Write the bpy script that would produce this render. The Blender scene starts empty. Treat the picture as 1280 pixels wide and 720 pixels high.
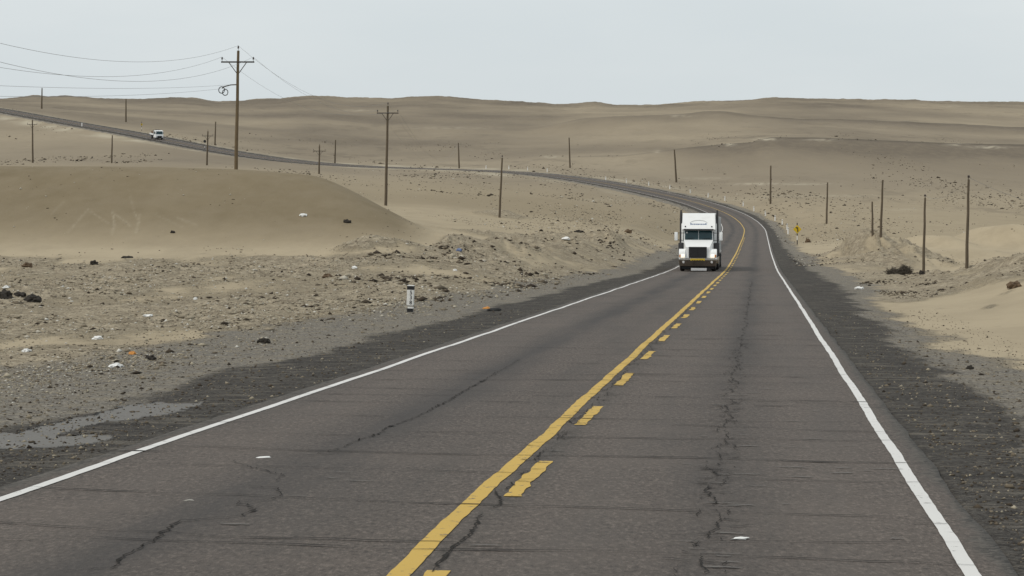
import bpy, bmesh, math, random
import numpy as np
from mathutils import Vector, Matrix

random.seed(7)
rng = np.random.default_rng(11)
SC = bpy.context.scene
COL = SC.collection
PI = math.pi

# ------------------------------------------------------------------ camera model
F = 2489.0          # focal length in photo pixels (70 mm lens)
HY = 205.0          # true horizon row in the photo
CZ = 14.0           # eye height above the lowest datum


def P(px, py, D):
    """world point seen at (px, py) at distance D"""
    return Vector(((px - 640.0) / F * D, D, CZ + (HY - py) / F * D))


cam_d = bpy.data.cameras.new('camera')
cam = bpy.data.objects.new('camera', cam_d)
COL.objects.link(cam)
cam.location = (0, 0, CZ)
cam.rotation_euler = (PI / 2, 0, 0)
cam_d.sensor_width = 36.0
cam_d.lens = 36.0 * F / 1280.0
cam_d.shift_y = -(360.0 - HY) / 1280.0
cam_d.clip_start = 0.5
cam_d.clip_end = 20000
SC.camera = cam

# ------------------------------------------------------------------ noise
_perm = rng.permutation(512)
_perm = np.concatenate([_perm, _perm, _perm])
_ang = rng.uniform(0, 2 * PI, 512)
_gx, _gy = np.cos(_ang), np.sin(_ang)


def perlin(x, y):
    x = np.asarray(x, float); y = np.asarray(y, float)
    xi = np.floor(x).astype(int); yi = np.floor(y).astype(int)
    xf = x - xi; yf = y - yi
    xi &= 511; yi &= 511
    u = xf * xf * xf * (xf * (xf * 6 - 15) + 10)
    v = yf * yf * yf * (yf * (yf * 6 - 15) + 10)

    def g(ix, iy, dx, dy):
        h = _perm[_perm[ix & 511] + (iy & 511)] & 511
        return _gx[h] * dx + _gy[h] * dy
    a = g(xi, yi, xf, yf); b = g(xi + 1, yi, xf - 1, yf)
    c = g(xi, yi + 1, xf, yf - 1); d = g(xi + 1, yi + 1, xf - 1, yf - 1)
    return ((a + (b - a) * u) * (1 - v) + (c + (d - c) * u) * v) * 1.4


def fbm(x, y, o=4, g=0.5):
    s = 0; a = 1.0; n = 0
    for i in range(o):
        s = s + a * perlin(x + 17.3 * i, y - 9.1 * i); n += a
        a *= g; x = x * 2.03; y = y * 2.03
    return s / n


def sstep(x, a, b):
    t = np.clip((np.asarray(x, float) - a) / (b - a), 0, 1)
    return t * t * (3 - 2 * t)


def gsmooth(v, s, axis=0):
    n = int(3 * s) + 1
    k = np.exp(-0.5 * (np.arange(-n, n + 1) / s) ** 2); k /= k.sum()
    pad = [(0, 0)] * v.ndim; pad[axis] = (n, n)
    vp = np.pad(v, pad, mode='reflect', reflect_type='odd')
    return np.apply_along_axis(lambda m: np.convolve(m, k, 'valid'), axis, vp)


# ------------------------------------------------------------------ road centre line
def plane(D):
    return 301.0 + 4978.0 / D


_rc = [(D, -2.26 + 0.1236 * D, plane(D)) for D in (-10 + 0.001, 4, 12, 40, 80, 110, 138)]
_rc[0] = (-10.0, -3.5, None)
_ctrl = []
for D, X, py in _rc:
    z = -2.0 - 0.03857 * D if py is None else (HY - py) / F * D
    _ctrl.append((D, X, z))
for px, py, D in [(919, 317, 197), (928, 297, 283), (930.5, 287, 335), (924, 277, 375), (909.5, 267, 405),
                  (883, 257, 435), (862, 250.5, 452), (800, 237, 485), (760, 229.5, 505), (700, 220, 533),
                  (660, 216, 550), (600, 212.3, 572), (540, 211, 592), (480, 209.3, 612), (400, 205, 640),
                  (340, 199, 662), (300, 192.5, 680), (240, 182, 706), (200, 173.5, 728), (150, 164, 757),
                  (100, 155.5, 788), (50, 146.5, 822), (0, 137.5, 860), (-60, 128, 905), (-150, 116, 985)]:
    q = P(px, py, D)
    _ctrl.append((D, q.x, q.z - CZ))
_ctrl = np.array(_ctrl)
RT = np.arange(-10, 985.01, 0.5)
RX = gsmooth(np.interp(RT, _ctrl[:, 0], _ctrl[:, 1]), 22)
RZ = gsmooth(np.interp(RT, _ctrl[:, 0], _ctrl[:, 2]), 22) + CZ
_dx = np.gradient(RX, RT); _dz = np.gradient(RZ, RT)
_l = np.sqrt(_dx ** 2 + 1)
RTX, RTY = _dx / _l, 1 / _l
RS = np.concatenate([[0], np.cumsum(np.hypot(np.diff(RX), np.diff(RT)))])


def road_pt(u, t, dz=0.0):
    """u: metres to the right of the centre line, t: parameter (distance of the centre line point)"""
    tx = np.interp(t, RT, RTX); ty = np.interp(t, RT, RTY)
    x = np.interp(t, RT, RX) + u * ty
    y = t - u * tx
    z = np.interp(t, RT, RZ) + dz
    return x, y, z


def road_uv(X, Y):
    t = np.clip(Y, -10, 985)
    for _ in range(4):
        tx = np.interp(t, RT, RTX); ty = np.interp(t, RT, RTY)
        al = (X - np.interp(t, RT, RX)) * tx + (Y - t) * ty
        t = np.clip(t + al * ty, -10, 985)
    tx = np.interp(t, RT, RTX); ty = np.interp(t, RT, RTY)
    dx = X - np.interp(t, RT, RX); dy = Y - t
    u = dx * ty - dy * tx
    over = np.abs(dx * tx + dy * ty)
    return u, t, over


def gp(px, py):
    """road coordinates of a point of the near road plane seen at (px, py)"""
    D = 4978.0 / (py - 301.0)
    u, t, _ = road_uv(np.array([(px - 640) / F * D]), np.array([D]))
    return float(u[0]), float(t[0])


# ------------------------------------------------------------------ terrain table: photo row of the ground along each bearing
def near(dmax, lst=(4, 8, 12, 16, 20, 24, 28, 34, 40, 48, 57, 65, 75, 85, 100, 115, 130, 138)):
    return {D: plane(D) for D in lst if D <= dmax}


COLS = {
    -1400: {**near(34), 40: 420, 60: 372, 80: 340, 100: 314, 107: 298, 118: 246, 128: 205, 133: 200, 138: 201, 150: 216, 165: 234, 220: 230, 350: 214, 520: 200, 650: 178, 760: 152, 860: 120, 950: 108, 1200: 116, 1900: 122, 2400: 130, 7000: 160},
    -400: {**near(34), 40: 422, 60: 374, 80: 342, 100: 318, 107: 302, 118: 250, 128: 208, 133: 203, 138: 204, 150: 218, 165: 236, 220: 231, 350: 215, 520: 201, 650: 180, 760: 154, 860: 126, 950: 114, 1200: 118, 1900: 123, 2400: 130, 7000: 160},
    0: {**near(28), 40: 424, 60: 378, 80: 345, 100: 322, 107: 307, 118: 257, 128: 212, 133: 207, 138: 208, 150: 222, 165: 240, 220: 232, 350: 216, 520: 203, 650: 185, 760: 160, 860: 138, 950: 131, 1100: 128.5, 1400: 127, 1900: 124, 2400: 132, 7000: 160},
    200: {**near(34), 40: 425, 60: 379, 80: 346, 100: 322, 107: 308, 118: 258, 128: 213, 133: 208, 138: 209, 150: 224, 165: 240, 220: 232, 350: 216, 520: 203, 600: 195, 680: 182, 728: 173.5, 800: 165, 950: 152, 1200: 140, 1500: 133, 1900: 123.5, 2400: 132, 7000: 160},
    320: {**near(40), 60: 380, 80: 346, 100: 322, 107: 308, 118: 260, 128: 217, 133: 212, 138: 213, 150: 228, 165: 243, 220: 236, 350: 221, 520: 208, 600: 202, 672: 196, 750: 186, 900: 168, 1200: 145, 1500: 134, 1900: 125, 2400: 133, 7000: 160},
    400: {**near(40), 60: 381, 80: 346, 100: 319, 107: 307, 118: 263, 128: 224, 133: 218.5, 138: 219.5, 150: 232, 165: 246, 220: 242, 300: 232, 400: 222, 520: 212, 640: 205, 720: 197, 900: 172, 1200: 143, 1500: 130, 1900: 120, 2400: 130, 7000: 160},
    440: {**near(40), 60: 382, 80: 346, 100: 315, 107: 304, 116: 273, 125: 243, 130: 237.5, 135: 238.5, 150: 252, 165: 260, 200: 258, 235: 250, 300: 238, 400: 225, 520: 216, 626: 207.5, 720: 199, 900: 175, 1200: 146, 1500: 132, 1900: 121, 2400: 130, 7000: 160},
    480: {**near(48), 60: 383, 80: 347, 100: 311, 107: 301, 114: 285, 122: 265, 127: 258.5, 132: 259.5, 150: 270, 200: 267, 235: 258, 300: 243, 400: 228, 520: 217, 612: 209.3, 720: 200, 900: 177, 1200: 148, 1500: 133, 1900: 122, 2400: 130, 7000: 160},
    540: {**near(57), 80: 349, 100: 318, 110: 303, 118: 295, 125: 291, 140: 289, 170: 281, 200: 269, 235: 259, 300: 244, 400: 230, 500: 219, 592: 211, 720: 200, 900: 178, 1200: 150, 1500: 134, 1900: 121, 2400: 130, 7000: 160},
    620: {**near(75), 85: 349, 100: 331, 120: 314, 140: 302, 170: 288, 200: 278, 225: 271, 260: 262, 300: 252, 400: 236, 480: 226, 565: 213.5, 640: 206, 720: 199, 900: 178, 1200: 152, 1500: 138, 1900: 126, 2400: 135, 7000: 160},
    700: {**near(85), 100: 343, 120: 326, 140: 312, 170: 297, 200: 287, 240: 275, 300: 260, 400: 241, 480: 229, 533: 220, 600: 210, 690: 197, 720: 196, 760: 194, 900: 179, 1100: 162, 1300: 148, 1500: 141, 1900: 131, 2400: 139, 7000: 160},
    780: {**near(100), 115: 339, 130: 328, 150: 316, 180: 302, 220: 289, 300: 271, 380: 257, 440: 247, 496: 233, 560: 222, 640: 208, 700: 197, 740: 194, 900: 175, 1050: 155, 1100: 150, 1300: 145, 1900: 130, 2400: 138, 7000: 160},
    850: {**near(130), 150: 328, 180: 314, 220: 301, 280: 288, 340: 277, 400: 264, 458: 247.5, 510: 236, 560: 226, 640: 209, 700: 192, 720: 189.5, 750: 191, 900: 170, 1050: 151, 1100: 144.5, 1160: 145.5, 1500: 138, 1900: 129, 2400: 137, 7000: 160},
    900: {**near(138), 200: 317, 283: 298, 340: 286, 400: 269, 440: 258, 500: 243, 560: 229, 640: 207, 700: 184, 720: 181, 750: 184, 900: 167, 1050: 148, 1100: 141, 1160: 144, 1500: 136, 1900: 127, 2400: 135, 7000: 160},
    960: {**near(138), 197: 316, 283: 297, 340: 285, 390: 263, 400: 258, 450: 244, 520: 228, 600: 210, 690: 176, 710: 172, 750: 177, 850: 169, 1000: 156, 1090: 148, 1150: 150, 1500: 133, 1900: 123, 2400: 132, 7000: 160},
    1040: {**near(85), 110: 344, 140: 329, 170: 320, 200: 311, 250: 297, 300: 283, 350: 270, 400: 258, 500: 236, 600: 213, 690: 178, 710: 173, 750: 178, 850: 169, 1000: 158, 1090: 149.5, 1150: 151.5, 1500: 134, 1900: 124, 2400: 132, 7000: 160},
    1110: {**near(65), 85: 359, 110: 347, 140: 336, 160: 328, 200: 315, 250: 301, 300: 285, 350: 272, 400: 259, 500: 236, 600: 214, 690: 182, 710: 176, 750: 182, 850: 172, 1000: 160, 1090: 151.5, 1150: 153.5, 1500: 136, 1900: 125.5, 2400: 133, 7000: 160},
    1200: {**near(40), 48: 404, 60: 381, 75: 361, 90: 348, 100: 344, 110: 346, 130: 347, 160: 333, 200: 316, 250: 301, 300: 285, 400: 261, 500: 238, 600: 216, 690: 186, 710: 180, 750: 186, 1000: 166, 1090: 157, 1150: 159.5, 1500: 138, 1900: 127, 2400: 135, 7000: 160},
    1280: {**near(34), 45: 407, 55: 382, 65: 357, 75: 337, 82: 328, 90: 326, 98: 330, 115: 343, 140: 338, 170: 324, 200: 314, 250: 300, 300: 286, 400: 262, 500: 240, 600: 219, 690: 188, 710: 181.5, 750: 187, 1000: 169, 1090: 160, 1150: 162.5, 1500: 140, 1900: 128.7, 2400: 136, 7000: 160},
    1500: {**near(24), 30: 460, 40: 405, 50: 362, 60: 333, 70: 314, 80: 306, 90: 307, 110: 323, 140: 333, 170: 324, 200: 314, 300: 288, 400: 264, 500: 242, 600: 221, 690: 190, 710: 183, 750: 188, 1000: 171, 1090: 162, 1150: 164, 1500: 142, 1900: 129, 2400: 136, 7000: 160},
    2800: {**near(20), 30: 450, 40: 395, 50: 352, 60: 325, 70: 308, 80: 302, 90: 305, 110: 322, 140: 333, 170: 324, 200: 314, 300: 288, 400: 264, 500: 242, 600: 221, 690: 190, 710: 183, 750: 188, 1000: 171, 1090: 162, 1150: 164, 1500: 142, 1900: 129, 2400: 136, 7000: 160},
}
SKY = np.array([(-1400, 118), (-300, 121), (0, 124), (20, 122.5), (42, 119.5), (60, 121), (87, 120), (132, 123), (180, 124), (225, 122.5), (250, 124.5), (272, 127.4), (300, 126.5),
                (322, 125), (350, 124), (370, 121), (390, 119.6), (415, 121), (452, 122.5), (490, 123), (515, 121), (560, 121), (590, 124), (640, 127),
                (700, 131), (720, 130), (735, 128), (745, 128), (765, 131), (790, 132), (827, 131), (860, 128.3), (875, 127.6), (942, 125), (969, 122.2), (1010, 123.5), (1055, 124), (1137, 126), (1280, 128.7), (1500, 127), (2800, 124)], float)
R2 = np.array([(640, 156), (700, 150), (760, 146.5), (820, 145.5), (849, 144.5), (875, 142), (901, 141), (950, 146), (1010, 149), (1050, 148.5), (1100, 151), (1175, 155), (1280, 159), (2800, 164)], float)
R3 = np.array([(600, 200), (690, 196), (740, 195), (780, 194.5), (822, 189.5), (860, 185), (912, 180.5), (940, 178.6), (952, 173.5), (966, 172), (1040, 173), (1111, 176), (1175, 179), (1280, 181.5), (2800, 186)], float)

LD = np.linspace(math.log(3.5), math.log(7000), 760)
AG = np.arange(-1400, 2800.1, 5.0)
_keys = sorted(COLS)
_tab = []
for k in _keys:
    d = COLS[k]
    Ds = sorted(d)
    # interpolate the height (not the row) so that surfaces stay straight between the knots
    zz = np.interp(LD, np.log(Ds), [d[D] - plane(D) for D in Ds])
    _tab.append(zz)
_tab = np.array(_tab)
VT = np.empty((len(AG), len(LD)))
for j in range(len(LD)):
    VT[:, j] = np.interp(AG, _keys, _tab[:, j])
VT = gsmooth(VT, 3.2, 0)
VT = gsmooth(VT, 1.6, 1)
VT += plane(np.exp(LD))[None, :]
_iD = lambda D: int(np.argmin(np.abs(LD - math.log(D))))
_skya = np.interp(AG, SKY[:, 0], SKY[:, 1])
w = sstep(LD, math.log(1250), math.log(1880)) * (1 - sstep(LD, math.log(1930), math.log(2600)))
VT += (_skya - VT[:, _iD(1900)])[:, None] * w[None, :]
for R, D0, sg in ((R2, 1090, 0.05), (R3, 710, 0.04)):
    r = np.interp(AG, R[:, 0], R[:, 1])
    fade = sstep(AG, R[0, 0], R[0, 0] + 100)
    w = np.exp(-0.5 * ((LD - math.log(D0)) / sg) ** 2)
    VT += (fade * (r - VT[:, _iD(D0)]))[:, None] * w[None, :]
    # a slip below the crest (steep lip)


def vtab(a, lnD):
    i = np.clip((a + 1400) / 5.0, 0, len(AG) - 1.001); j = np.clip((lnD - LD[0]) / (LD[1] - LD[0]), 0, len(LD) - 1.001)
    i0 = i.astype(int); j0 = j.astype(int); fi = i - i0; fj = j - j0
    return (VT[i0, j0] * (1 - fi) + VT[i0 + 1, j0] * fi) * (1 - fj) + (VT[i0, j0 + 1] * (1 - fi) + VT[i0 + 1, j0 + 1] * fi) * fj


# heaps of sand and rubble: px, D, height, half width x, half width y
HEAPS = [(458, 102, .5, 1.5, 1.6), (445, 100, .35, 1.0, 1.4), (500, 103, .3, 2, 1.6), (690, 135, .4, 2.4, 3), (720, 150, .5, 2.6, 3),
         (625, 226, .8, 3.0, 4), (620, 150, .35, 4, 4), (700, 160, .5, 2.2, 4),
         (1022, 170, .4, .8, 5), (1050, 163, .5, .9, 5), (1078, 158, .55, .8, 4), (1100, 155, .5, .8, 4), (1125, 150, .4, .8, 3),
         (988, 205, .4, 1.3, 2), (1185, 215, 1.3, 2.2, 7), (1225, 225, 1.9, 3.0, 8), (1275, 215, 2.2, 3.2, 7), (1210, 180, .9, 4, 5), (1150, 225, 1.1, 3, 6),
         (1240, 96, .55, 1.4, 2.0), (1205, 104, .4, 1.8, 2), (1165, 112, .35, 1.5, 2), (1270, 80, .5, 1.0, 2), (1330, 85, .5, 2, 3), (1225, 74, .3, .9, 2.5)]
HEAPS = [((px - 640) / F * D, D, h, sx, sy) for px, D, h, sx, sy in HEAPS]


# long eroded banks: photo position of the crest and its distance, half width
BANKS = []
for pts, wd in (([(972, 307, 198), (990, 303, 192), (1010, 299, 188), (1032, 293, 182), (1060, 287.5, 176), (1083, 290, 172), (1105, 293, 168), (1130, 303, 163), (1160, 320, 156), (1190, 336, 150)], 3.6),
                ([(738, 305, 179), (762, 287, 176), (778, 281.5, 175), (795, 291, 174), (812, 285, 172), (828, 291, 170), (846, 309, 168)], 2.1),
                ([(528, 304, 121), (548, 297, 120), (562, 294, 119), (580, 297, 118), (605, 300, 119), (640, 302, 122), (672, 314, 127)], 2.2)):
    P_ = []
    for px, v, D in pts:
        b_ = vtab(np.array([float(px)]), np.array([math.log(D)]))[0]
        P_.append(((px - 640) / F * D, D, max(0.0, (b_ - v) / F * D)))
    BANKS.append((np.array(P_), wd))


def banks(X, Y):
    h = np.zeros_like(X); m = np.zeros_like(X)
    for P_, wd in BANKS:
        k = (X > P_[:, 0].min() - 12) & (X < P_[:, 0].max() + 12) & (Y > P_[:, 1].min() - 22) & (Y < P_[:, 1].max() + 22)
        if not k.any(): continue
        x, y = X[k], Y[k]
        wob = fbm(x * .42 + 2, y * .06, 4, .6)
        best = np.zeros_like(x)
        for a_, b_ in zip(P_[:-1], P_[1:]):
            d = b_ - a_
            t = np.clip(((x - a_[0]) * d[0] + (y - a_[1]) * d[1]) / (d[0] ** 2 + d[1] ** 2), 0, 1)
            hh = a_[2] + d[2] * t
            # the banks lie along the view: wide in depth, so measure distance with depth compressed
            dist = np.hypot(x - a_[0] - t * d[0], (y - a_[1] - t * d[1]) * .42)
            best = np.maximum(best, hh * np.exp(-(dist / (wd * (.62 + .5 * wob + .25))) ** 2))
        h[k] = np.maximum(h[k], best * (1 + .55 * wob))
        m[k] = np.maximum(m[k], np.clip(best * .9, 0, 1) * (np.clip(.55 + 2.4 * fbm(x * .55 + 11, y * .09, 4, .6), 0, 1)))
    return h, m


def zones(X, Y, geo=False):
    """rubble amount 0..1, smooth dune amount 0..1"""
    a = X / Y * F + 640
    u, t, ov = road_uv(X, Y)
    foot = 3.5 * fbm(X * .10, Y * .04 + 2, 4) + np.interp(a, [-1400, 330, 400, 480, 530, 600, 700, 860], [101, 101, 99, 100, 104, 140, 190, 230])
    left = sstep(-u, 6.0, 8.5) * (1 - sstep(Y, foot - 5, foot + 2)) * sstep(a, -1400, -1300)
    n = 0.5 + 0.9 * fbm(X * 0.11, Y * 0.05 + 5, 3)
    n0 = fbm(X * .16 + 3, Y * .055, 4)
    rub = left * np.clip(0.62 + 1.5 * n0, 0.06, 1)
    heap = np.zeros_like(X)
    for hx, hy, h, sx, sy in HEAPS:
        heap = np.maximum(heap, np.exp(-((X - hx) / (sx * 1.1)) ** 2 - ((Y - hy) / (sy * 1.1)) ** 2) * (min(1, h * 1.5) if not (hx > 20 and hy > 176) else .0))
    bh, bm_ = banks(X, Y)
    hb = np.clip(heap * 1.6, 0, 1) * np.clip(0.25 + 1.1 * n, 0, 1)
    v = vtab(a, np.log(np.maximum(Y, 3.5)))
    fr = (Y > 50) * (Y < 125) * (u > 5.5)
    line = 396 - (a - 1055) * .21
    right = fr * sstep(a, 1030, 1090) * (1 - sstep(a, 1340, 1450)) * (1 - sstep(v - line, -9, 3)) * np.clip(.85 + 1.9 * n0, 0, 1)
    dd = np.abs((v - 398) + (a - 1212) * .74)
    right2 = .7 * fr * (a > 1200) * np.exp(-(dd / 7.) ** 2) * np.clip(.2 + 1.6 * fbm(X * .6, Y * .3 + 4, 3), 0, 1)
    flat = (u > 6) * sstep(Y, 60, 80) * (1 - sstep(Y, 150, 175)) * (1 - sstep(a, 1100, 1180)) * np.clip(.45 + 1.4 * n0, 0, 1) * .8
    right = np.maximum(right, flat)
    rub = np.clip(np.maximum.reduce([rub, hb * .9, bm_, right, right2 * .8]), 0, 1)
    mid = sstep(Y, 190, 240) * (1 - sstep(Y, 620, 700)) * (1 - sstep(np.abs(u), 25, 70)) * sstep(np.abs(u), 5, 9)
    rgeo = rub.copy()
    rub = np.maximum(rub, mid * 0.42 * np.clip(.35 + 1.6 * fbm(X * .35, Y * .22 + 9, 3), 0, 1) * (1 - .7 * sstep(np.abs(u), 14, 30)))
    dune = sstep(Y, 99, 108) * (1 - sstep(Y, 140, 160)) * (1 - sstep(a, 490, 560))
    return (rub, dune, u, t, ov, rgeo, bh) if geo else (rub, dune, u, t, ov)


def hfun(X, Y, full=False):
    X = np.asarray(X, float); Y = np.asarray(Y, float)
    Ys = np.maximum(Y, 3.5)
    a = X / Ys * F + 640
    lnD = np.log(Ys)
    z = CZ + (HY - vtab(a, lnD)) / F * Ys
    rub, dune, u, t, ov, rgeo, bh = zones(X, Ys, True)
    rz = np.interp(t, RT, RZ)
    au = np.abs(u)
    bw = 6 + np.clip((t - 150) / 40, 0, 9)
    w = (1 - sstep(au, 5.5, 5.5 + bw)) * (1 - sstep(ov, 1, 8))
    off = bh.copy()
    for hx, hy, h, sx, sy in HEAPS:
        off += h * np.exp(-((X - hx) / sx) ** 2 - ((Y - hy) / sy) ** 2)
    # natural roughness
    sc_ = np.clip(Ys / 90, .55, 1.8)
    nz = rgeo * sc_ * (0.36 * fbm(X * .42, Y * .30, 5, .62) + .13 * fbm(X * 1.3 + 7, Y * .9, 3, .6) + .24 * np.maximum(0, fbm(X * 1.5 + 40, Y * 1.1, 3)) ** 1.3)
    nz += rgeo * .05 * fbm(X * 2.3 + 1, Y * 1.7, 3, .6) * (1 - sstep(Ys, 90, 120))
    nz += (1 - dune) * (0.10 - .06 * sstep(Ys, 150, 220)) * fbm(X * .09, Y * .06 + 8, 3) * sstep(au, 5, 14)
    nz += dune * .07 * fbm(X * .12 + 30, Y * .12, 3)
    far = sstep(Y, 520, 900)
    nz += far * (1.0 + .9 * sstep(Y, 720, 1000)) * (1.0 * fbm(X * .012, Y * .008, 4) + .30 * fbm(X * .06 + 9, Y * .03, 3)) * sstep(au, 10, 60)
    sk = sstep(Y, 1300, 1850)
    nz += sk * (1.6 * np.abs(fbm(X * .02, Y * .01 + 3, 4)) + 1.1 * fbm(X * .07, Y * .03, 4, .65))
    z = z + (off + nz) * (1 - w)
    # verge: the gravel falls away a little from the pavement
    verge = rz - 0.02 - 0.05 * sstep(au, 4.2, 6.5) + (0.022 * fbm(X * 1.1, Y * 1.1, 4, .6) + .015 * fbm(X * 5.0, Y * 5.0, 2)) * sstep(au, 3.9, 4.5)
    z = z * (1 - w) + verge * w
    sink = (1 - sstep(au, 3.55, 3.86)) * (0.10 + 0.0009 * np.maximum(t, 0)) * (1 - sstep(ov, 0.5, 3))
    z = z - sink
    if full:
        return z, a, u, t, ov, rub, dune
    return z


def ground(x, y):
    return float(hfun(np.array([x]), np.array([y]))[0])


def on_ground(x, y):
    """height of what one stands on at (x, y): pavement or ground"""
    u, t, ov = road_uv(np.array([x]), np.array([y]))
    if abs(u[0]) < 3.75 and ov[0] < 1:
        return float(np.interp(t[0], RT, RZ))
    return ground(x, y)


def hit(px, py, d0=9.0, d1=1500.0):
    """first ground point seen at (px, py)"""
    D = np.exp(np.linspace(math.log(d0), math.log(d1), 6000))
    X = (px - 640) / F * D
    z = hfun(X, D)
    v = HY - (z - CZ) / D * F
    k = np.argmax(v <= py)
    if v[k] > py:
        k = len(D) - 1
    return Vector((X[k], D[k], z[k]))


# ------------------------------------------------------------------ node helpers
def mat(name):
    m = bpy.data.materials.new(name); m.use_nodes = True
    nt = m.node_tree
    for n in list(nt.nodes): nt.nodes.remove(n)
    o = nt.nodes.new('ShaderNodeOutputMaterial'); b = nt.nodes.new('ShaderNodeBsdfPrincipled')
    nt.links.new(b.outputs[0], o.inputs[0])
    return m, nt, b


class NB:
    def __init__(s, nt): s.nt = nt

    def n(s, t, ins=None, **kw):
        nd = s.nt.nodes.new(t)
        for k, v in kw.items(): setattr(nd, k, v)
        if ins:
            for k, v in ins.items():
                sock = nd.inputs[k]
                if hasattr(v, 'is_output'): s.nt.links.new(v, sock)
                else: sock.default_value = v
        return nd

    def math(s, op, a, b=None, clamp=False):
        ins = {0: a}
        if b is not None: ins[1] = b
        return s.n('ShaderNodeMath', ins, operation=op, use_clamp=clamp).outputs[0]

    def noise(s, vec, scale, detail=4, rough=.55, dist=0.0):
        return s.n('ShaderNodeTexNoise', {'Vector': vec, 'Scale': scale, 'Detail': detail, 'Roughness': rough, 'Distortion': dist}).outputs['Fac']

    def mapr(s, v, a, b, c=0., d=1., smooth=True):
        return s.n('ShaderNodeMapRange', {0: v, 1: a, 2: b, 3: c, 4: d}, interpolation_type='SMOOTHSTEP' if smooth else 'LINEAR').outputs[0]

    def mix(s, f, a, b, mode='MIX'):
        nd = s.n('ShaderNodeMix', None, data_type='RGBA', blend_type=mode)
        for i, v in ((0, f), (6, a), (7, b)):
            if hasattr(v, 'is_output'): s.nt.links.new(v, nd.inputs[i])
            else: nd.inputs[i].default_value = v if i == 0 else (tuple(v) + (1,) if len(v) == 3 else v)
        return nd.outputs[2]

    def attr(s, name):
        return s.n('ShaderNodeAttribute', None, attribute_name=name)

    def scaled(s, vec, sc):
        return s.n('ShaderNodeVectorMath', {0: vec, 1: sc}, operation='MULTIPLY').outputs[0]

    def bump(s, h, dist, strength=1.0, prev=None):
        ins = {'Height': h, 'Distance': dist, 'Strength': strength}
        if prev is not None: ins['Normal'] = prev
        return s.n('ShaderNodeBump', ins).outputs[0]


def simple(name, col, rough=.6, metal=0., var=.12, scale=6., dirt=None, spec=.4, bump=0.):
    m, nt, b = mat(name); q = NB(nt)
    pos = q.n('ShaderNodeTexCoord').outputs['Object']
    nz = q.noise(pos, scale, 5, .6)
    c1 = tuple(min(1, c * (1 + var)) for c in col); c0 = tuple(c * (1 - var) for c in col)
    c = q.mix(nz, c0, c1)
    if dirt:
        d = q.mapr(q.noise(pos, scale * .5, 6, .65), .48, .72)
        c = q.mix(q.math('MULTIPLY', d, dirt[1]), c, dirt[0])
    nt.links.new(c, b.inputs['Base Color'])
    b.inputs['Roughness'].default_value = rough; b.inputs['Metallic'].default_value = metal
    b.inputs['Specular IOR Level'].default_value = spec
    if bump:
        nt.links.new(q.bump(nz, bump), b.inputs['Normal'])
    return m


# ------------------------------------------------------------------ tagging
def tag(o, label=None, cat=None, group=None, kind=None):
    if label: o['label'] = label
    if cat: o['category'] = cat
    if group: o['group'] = group
    if kind: o['kind'] = kind
    return o


def empty(name, loc, rz=0., parent=None):
    o = bpy.data.objects.new(name, None); o.empty_display_size = .3
    COL.objects.link(o); o.location = loc; o.rotation_euler = (0, 0, rz)
    if parent: o.parent = parent
    return o


def mesh_np(name, verts, faces, m, parent=None, smooth=False):
    """verts (n,3), faces (k,4) or (k,3) int arrays"""
    me = bpy.data.meshes.new(name)
    verts = np.asarray(verts, np.float32); faces = np.asarray(faces, np.int32)
    k = faces.shape[1]
    me.vertices.add(len(verts)); me.vertices.foreach_set('co', verts.ravel())
    me.loops.add(faces.size); me.loops.foreach_set('vertex_index', faces.ravel())
    me.polygons.add(len(faces)); me.polygons.foreach_set('loop_start', np.arange(0, faces.size, k, dtype=np.int32))
    me.update(calc_edges=True); me.validate()
    if smooth: me.polygons.foreach_set('use_smooth', np.ones(len(me.polygons), bool))
    me.materials.append(m)
    o = bpy.data.objects.new(name, me); COL.objects.link(o)
    if parent: o.parent = parent
    return o


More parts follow.
